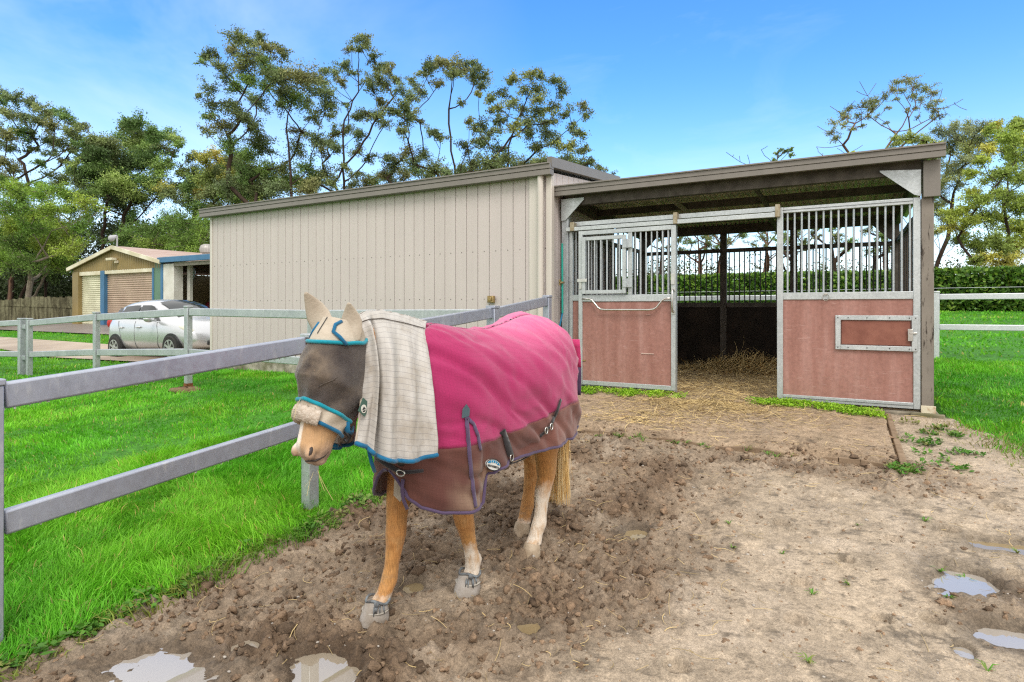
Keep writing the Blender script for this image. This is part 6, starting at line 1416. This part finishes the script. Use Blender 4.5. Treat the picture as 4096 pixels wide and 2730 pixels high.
def mgrid(s0, s1, t0, t1, ns, nt_, extra=0):
    return [[hsec(s0(th) if callable(s0) else s0+(0), th, 0) if False else (lambda s_: hsec(s_, th, mgrow(s_,th)+extra))((s0(th) if callable(s0) else s0)+((s1(th) if callable(s1) else s1)-(s0(th) if callable(s0) else s0))*i/ns) for th in np.linspace(t0,t1,nt_)] for i in range(ns+1)]
UP_ = lambda th: 1.22+.22*math.cos(th*1.2)-.55*max(0,abs(th)-1.35); LO_ = lambda th: 4.30+.10*abs(th); NO_ = lambda th: 5.25+.10*abs(th)
mask = MB().grid(mgrid(UP_,LO_,-2.75,2.75,26,60)).build('fly_mask', fm, horse, smooth=180, solid=.002)
MB().grid(mgrid(.05,UP_,-2.75,2.75,10,50)).build('poll_band', ec, mask, smooth=180, solid=.003)
MB().grid(mgrid(LO_,NO_,-2.6,2.6,8,50,.003)).build('nose_band', ec, mask, smooth=180, solid=.003)
def rtube(s, t0, t1, r, name, m, n=40, ex=.004): MB().tube([hsec(s(th),th,mgrow(s(th),th)+ex) for th in np.linspace(t0,t1,n)], r, 8).build(name, m, mask, smooth=180)
rtube(UP_,-2.5,2.3,.0085,'upper_binding',M['teal']); rtube(LO_,-2.6,2.5,.0085,'lower_binding',M['teal']); rtube(NO_,.75,2.6,.008,'nose_binding',M['blueb'])
# fleece roll across the nose
fz = simple('dirty_fleece',(.56,.49,.42),(.42,.34,.27),60,.95,0,.1,.8,160,bdist=.006)
rr = []
for th in np.linspace(-1.5,.95,40):
    c0 = hsec(5.12+.06*abs(th),th,.022); c1 = hsec(4.6,th,.022); d = (c1-c0).normalized(); n = (c0-Vector((1.08,0,c0.z))).normalized(); n = (n-d*n.dot(d)).normalized()
    rr.append([c0+(d*math.cos(a)*.033+n*math.sin(a)*.017)*(1+.14*random.uniform(-1,1)) for a in np.linspace(0,2*PI,14,endpoint=False)])
MB().loft(rr).build('fleece_roll', fz, mask, smooth=180)
# ears
def ear(base, tip, out, wk=1.0, name='ear'):
    base, tip, out = Vector(base), Vector(tip), Vector(out).normalized(); d = (tip-base); L = d.length; d.normalize(); s = d.cross(out).normalized(); out = s.cross(d); rings = []
    for f, w_, dp in ((-.12,.030,.026),(0,.036,.032),(.2,.044,.033),(.42,.045,.029),(.64,.035,.021),(.82,.021,.014),(.95,.010,.008),(1.0,.0045,.004)):
        c0 = base+d*L*f+out*(-.022*math.sin(PI*max(f,0))*1.0); ring_ = []
        for a in np.linspace(0,2*PI,20,endpoint=False):
            k = out*math.cos(a)*dp*(1 if math.cos(a) < 0 else .45)+s*math.sin(a)*w_*wk; ring_.append(c0+k*(1+.03*math.sin(5*a+9*f)))
        rings.append(ring_)
    o = MB().loft(rings).build(name, ec, mask, smooth=180); return o
ear((.985,.084,1.315),(1.012,.098,1.466),(.75,.65,.0)); ear((1.005,-.062,1.335),(1.085,-.095,1.510),(.72,.62,.0),1.12)
for s, e_ in ((1,M['blueb']),(-1,M['blueb'])):
    p = [hsec(1.3,s*1.25,.026),hsec(1.05,s*.98,.024),hsec(.8,s*.72,.020),hsec(.45,s*.70,.018),hsec(.2,s*.95,.014)] if s > 0 else [hsec(1.2,s*.85,.02),hsec(.8,s*.62,.016),hsec(.4,s*.45,.014)]
    MB().tube(p, .008, 7).build('ear_binding', e_, mask, smooth=180)
MB().tube([hsec(x_,.06,.018) for x_ in np.linspace(.1,1.1,8)], .002, 5).build('poll_seam', M['black'], mask)
sm_ = simple('mask_seam',(.16,.14,.13),(.10,.085,.08),30,.8)
MB().tube([hsec(s_,th,mgrow(s_,th)+.003) for s_,th in ((3.45,.66),(3.3,.80),(3.1,.95),(2.85,1.08),(2.65,1.16))], .0022, 6).build('eye_dart', fm, mask, smooth=180)
for sg_ in (1,-1): MB().ell(hsec(2.75,sg_*1.15,-.004),(.030,.016,.024),14,10).build('eye', dk, body, smooth=180)
# green tag with a round emblem
c0 = Vector((.966,.122,1.030)); n = Vector((-.12,1,.08)).normalized(); u = (Vector((0,0,1))-n*n.z).normalized(); r = u.cross(n)
c0 = c0+n*.012; dg = [(.034*math.cos(a)+.004*math.sin(a), .040*math.sin(a)) for a in (.25,PI/2+.15,PI+.25,1.5*PI+.15)]
o = MB().loft([[c0+r*a+u*b_ for a,b_ in dg],[c0+r*a+u*b_+n*.004 for a,b_ in dg]]).build('green_tag', fabric('green_tag',col=(.04,.10,.075)).m, mask)
cc = c0-u*.006-r*.004
MB().loft([[cc+r*.0155*math.cos(a)+u*.0175*math.sin(a)+n*.0042 for a in np.linspace(0,2*PI,24,endpoint=False)],[cc+r*.0155*math.cos(a)+u*.0175*math.sin(a)+n*.0055 for a in np.linspace(0,2*PI,24,endpoint=False)]]).build('round_emblem', M['white_paint'], o)
MB().loft([[cc+r*a+u*b_+n*.0056 for a,b_ in ((-.011,-.004),(.012,-.002),(.006,.004),(.001,.010),(-.005,.004))],[cc+r*a+u*b_+n*.0062 for a,b_ in ((-.011,-.004),(.012,-.002),(.006,.004),(.001,.010),(-.005,.004))]]).build('emblem_mark', M['black'], o)
MB().loft([[cc+r*a+u*b_+n*.0056 for a,b_ in ((-.010,-.007),(.010,-.005),(.006,-.012),(-.005,-.013))],[cc+r*a+u*b_+n*.0062 for a,b_ in ((-.010,-.007),(.010,-.005),(.006,-.012),(-.005,-.013))]]).build('emblem_mark', M['black'], o)
# throat fastening and halter ends
MB().tube([hsec(4.6,2.0,.016),hsec(5.2,2.3,.03),Vector((.975,.07,.915)),Vector((.955,.05,.935))], .013, 7, True, .5).build('throat_tab', M['blueb'], mask, smooth=180)
MB().tube([Vector((1.005,.066,.93)),Vector((.985,.07,.905)),Vector((.99,.06,.88)),Vector((1.0,.055,.895))], .008, 6).build('halter_end', M['black'], mask, smooth=180)
# wisps of hay caught on the nose band and chin
V, F, T_ = [], [], []
for (a,b_,y0),(c,d,y1) in (((690,917,.02),(675,965,.0)),((668,960,-.03),(690,917,-.02)),((735,1095,.0),(765,1150,.04)),((700,1120,0),(735,1080,.02)),((720,1085,.01),(705,1140,.0)),((730,1080,.02),(745,1128,.04)),((650,948,-.03),(690,940,-.02))):
    p, q = chest(a,b_,y0), chest(c,d,y1); s = Vector((0,.0016,.0010)); k = len(V); mid = (p+q)/2+Vector((.008,.006,.006)); V += [p-s,p+s,mid-s,mid+s,q-s,q+s]; F += [(k,k+1,k+3,k+2),(k+2,k+3,k+5,k+4)]; T_ += [np.array((.62,.50,.24))]*6
o = np_mesh('hay_wisps', np.array([tuple(v) for v in V]), np.array(F), M['straw'], horse, cols=np.array(T_)); tag(o, kind='stuff')
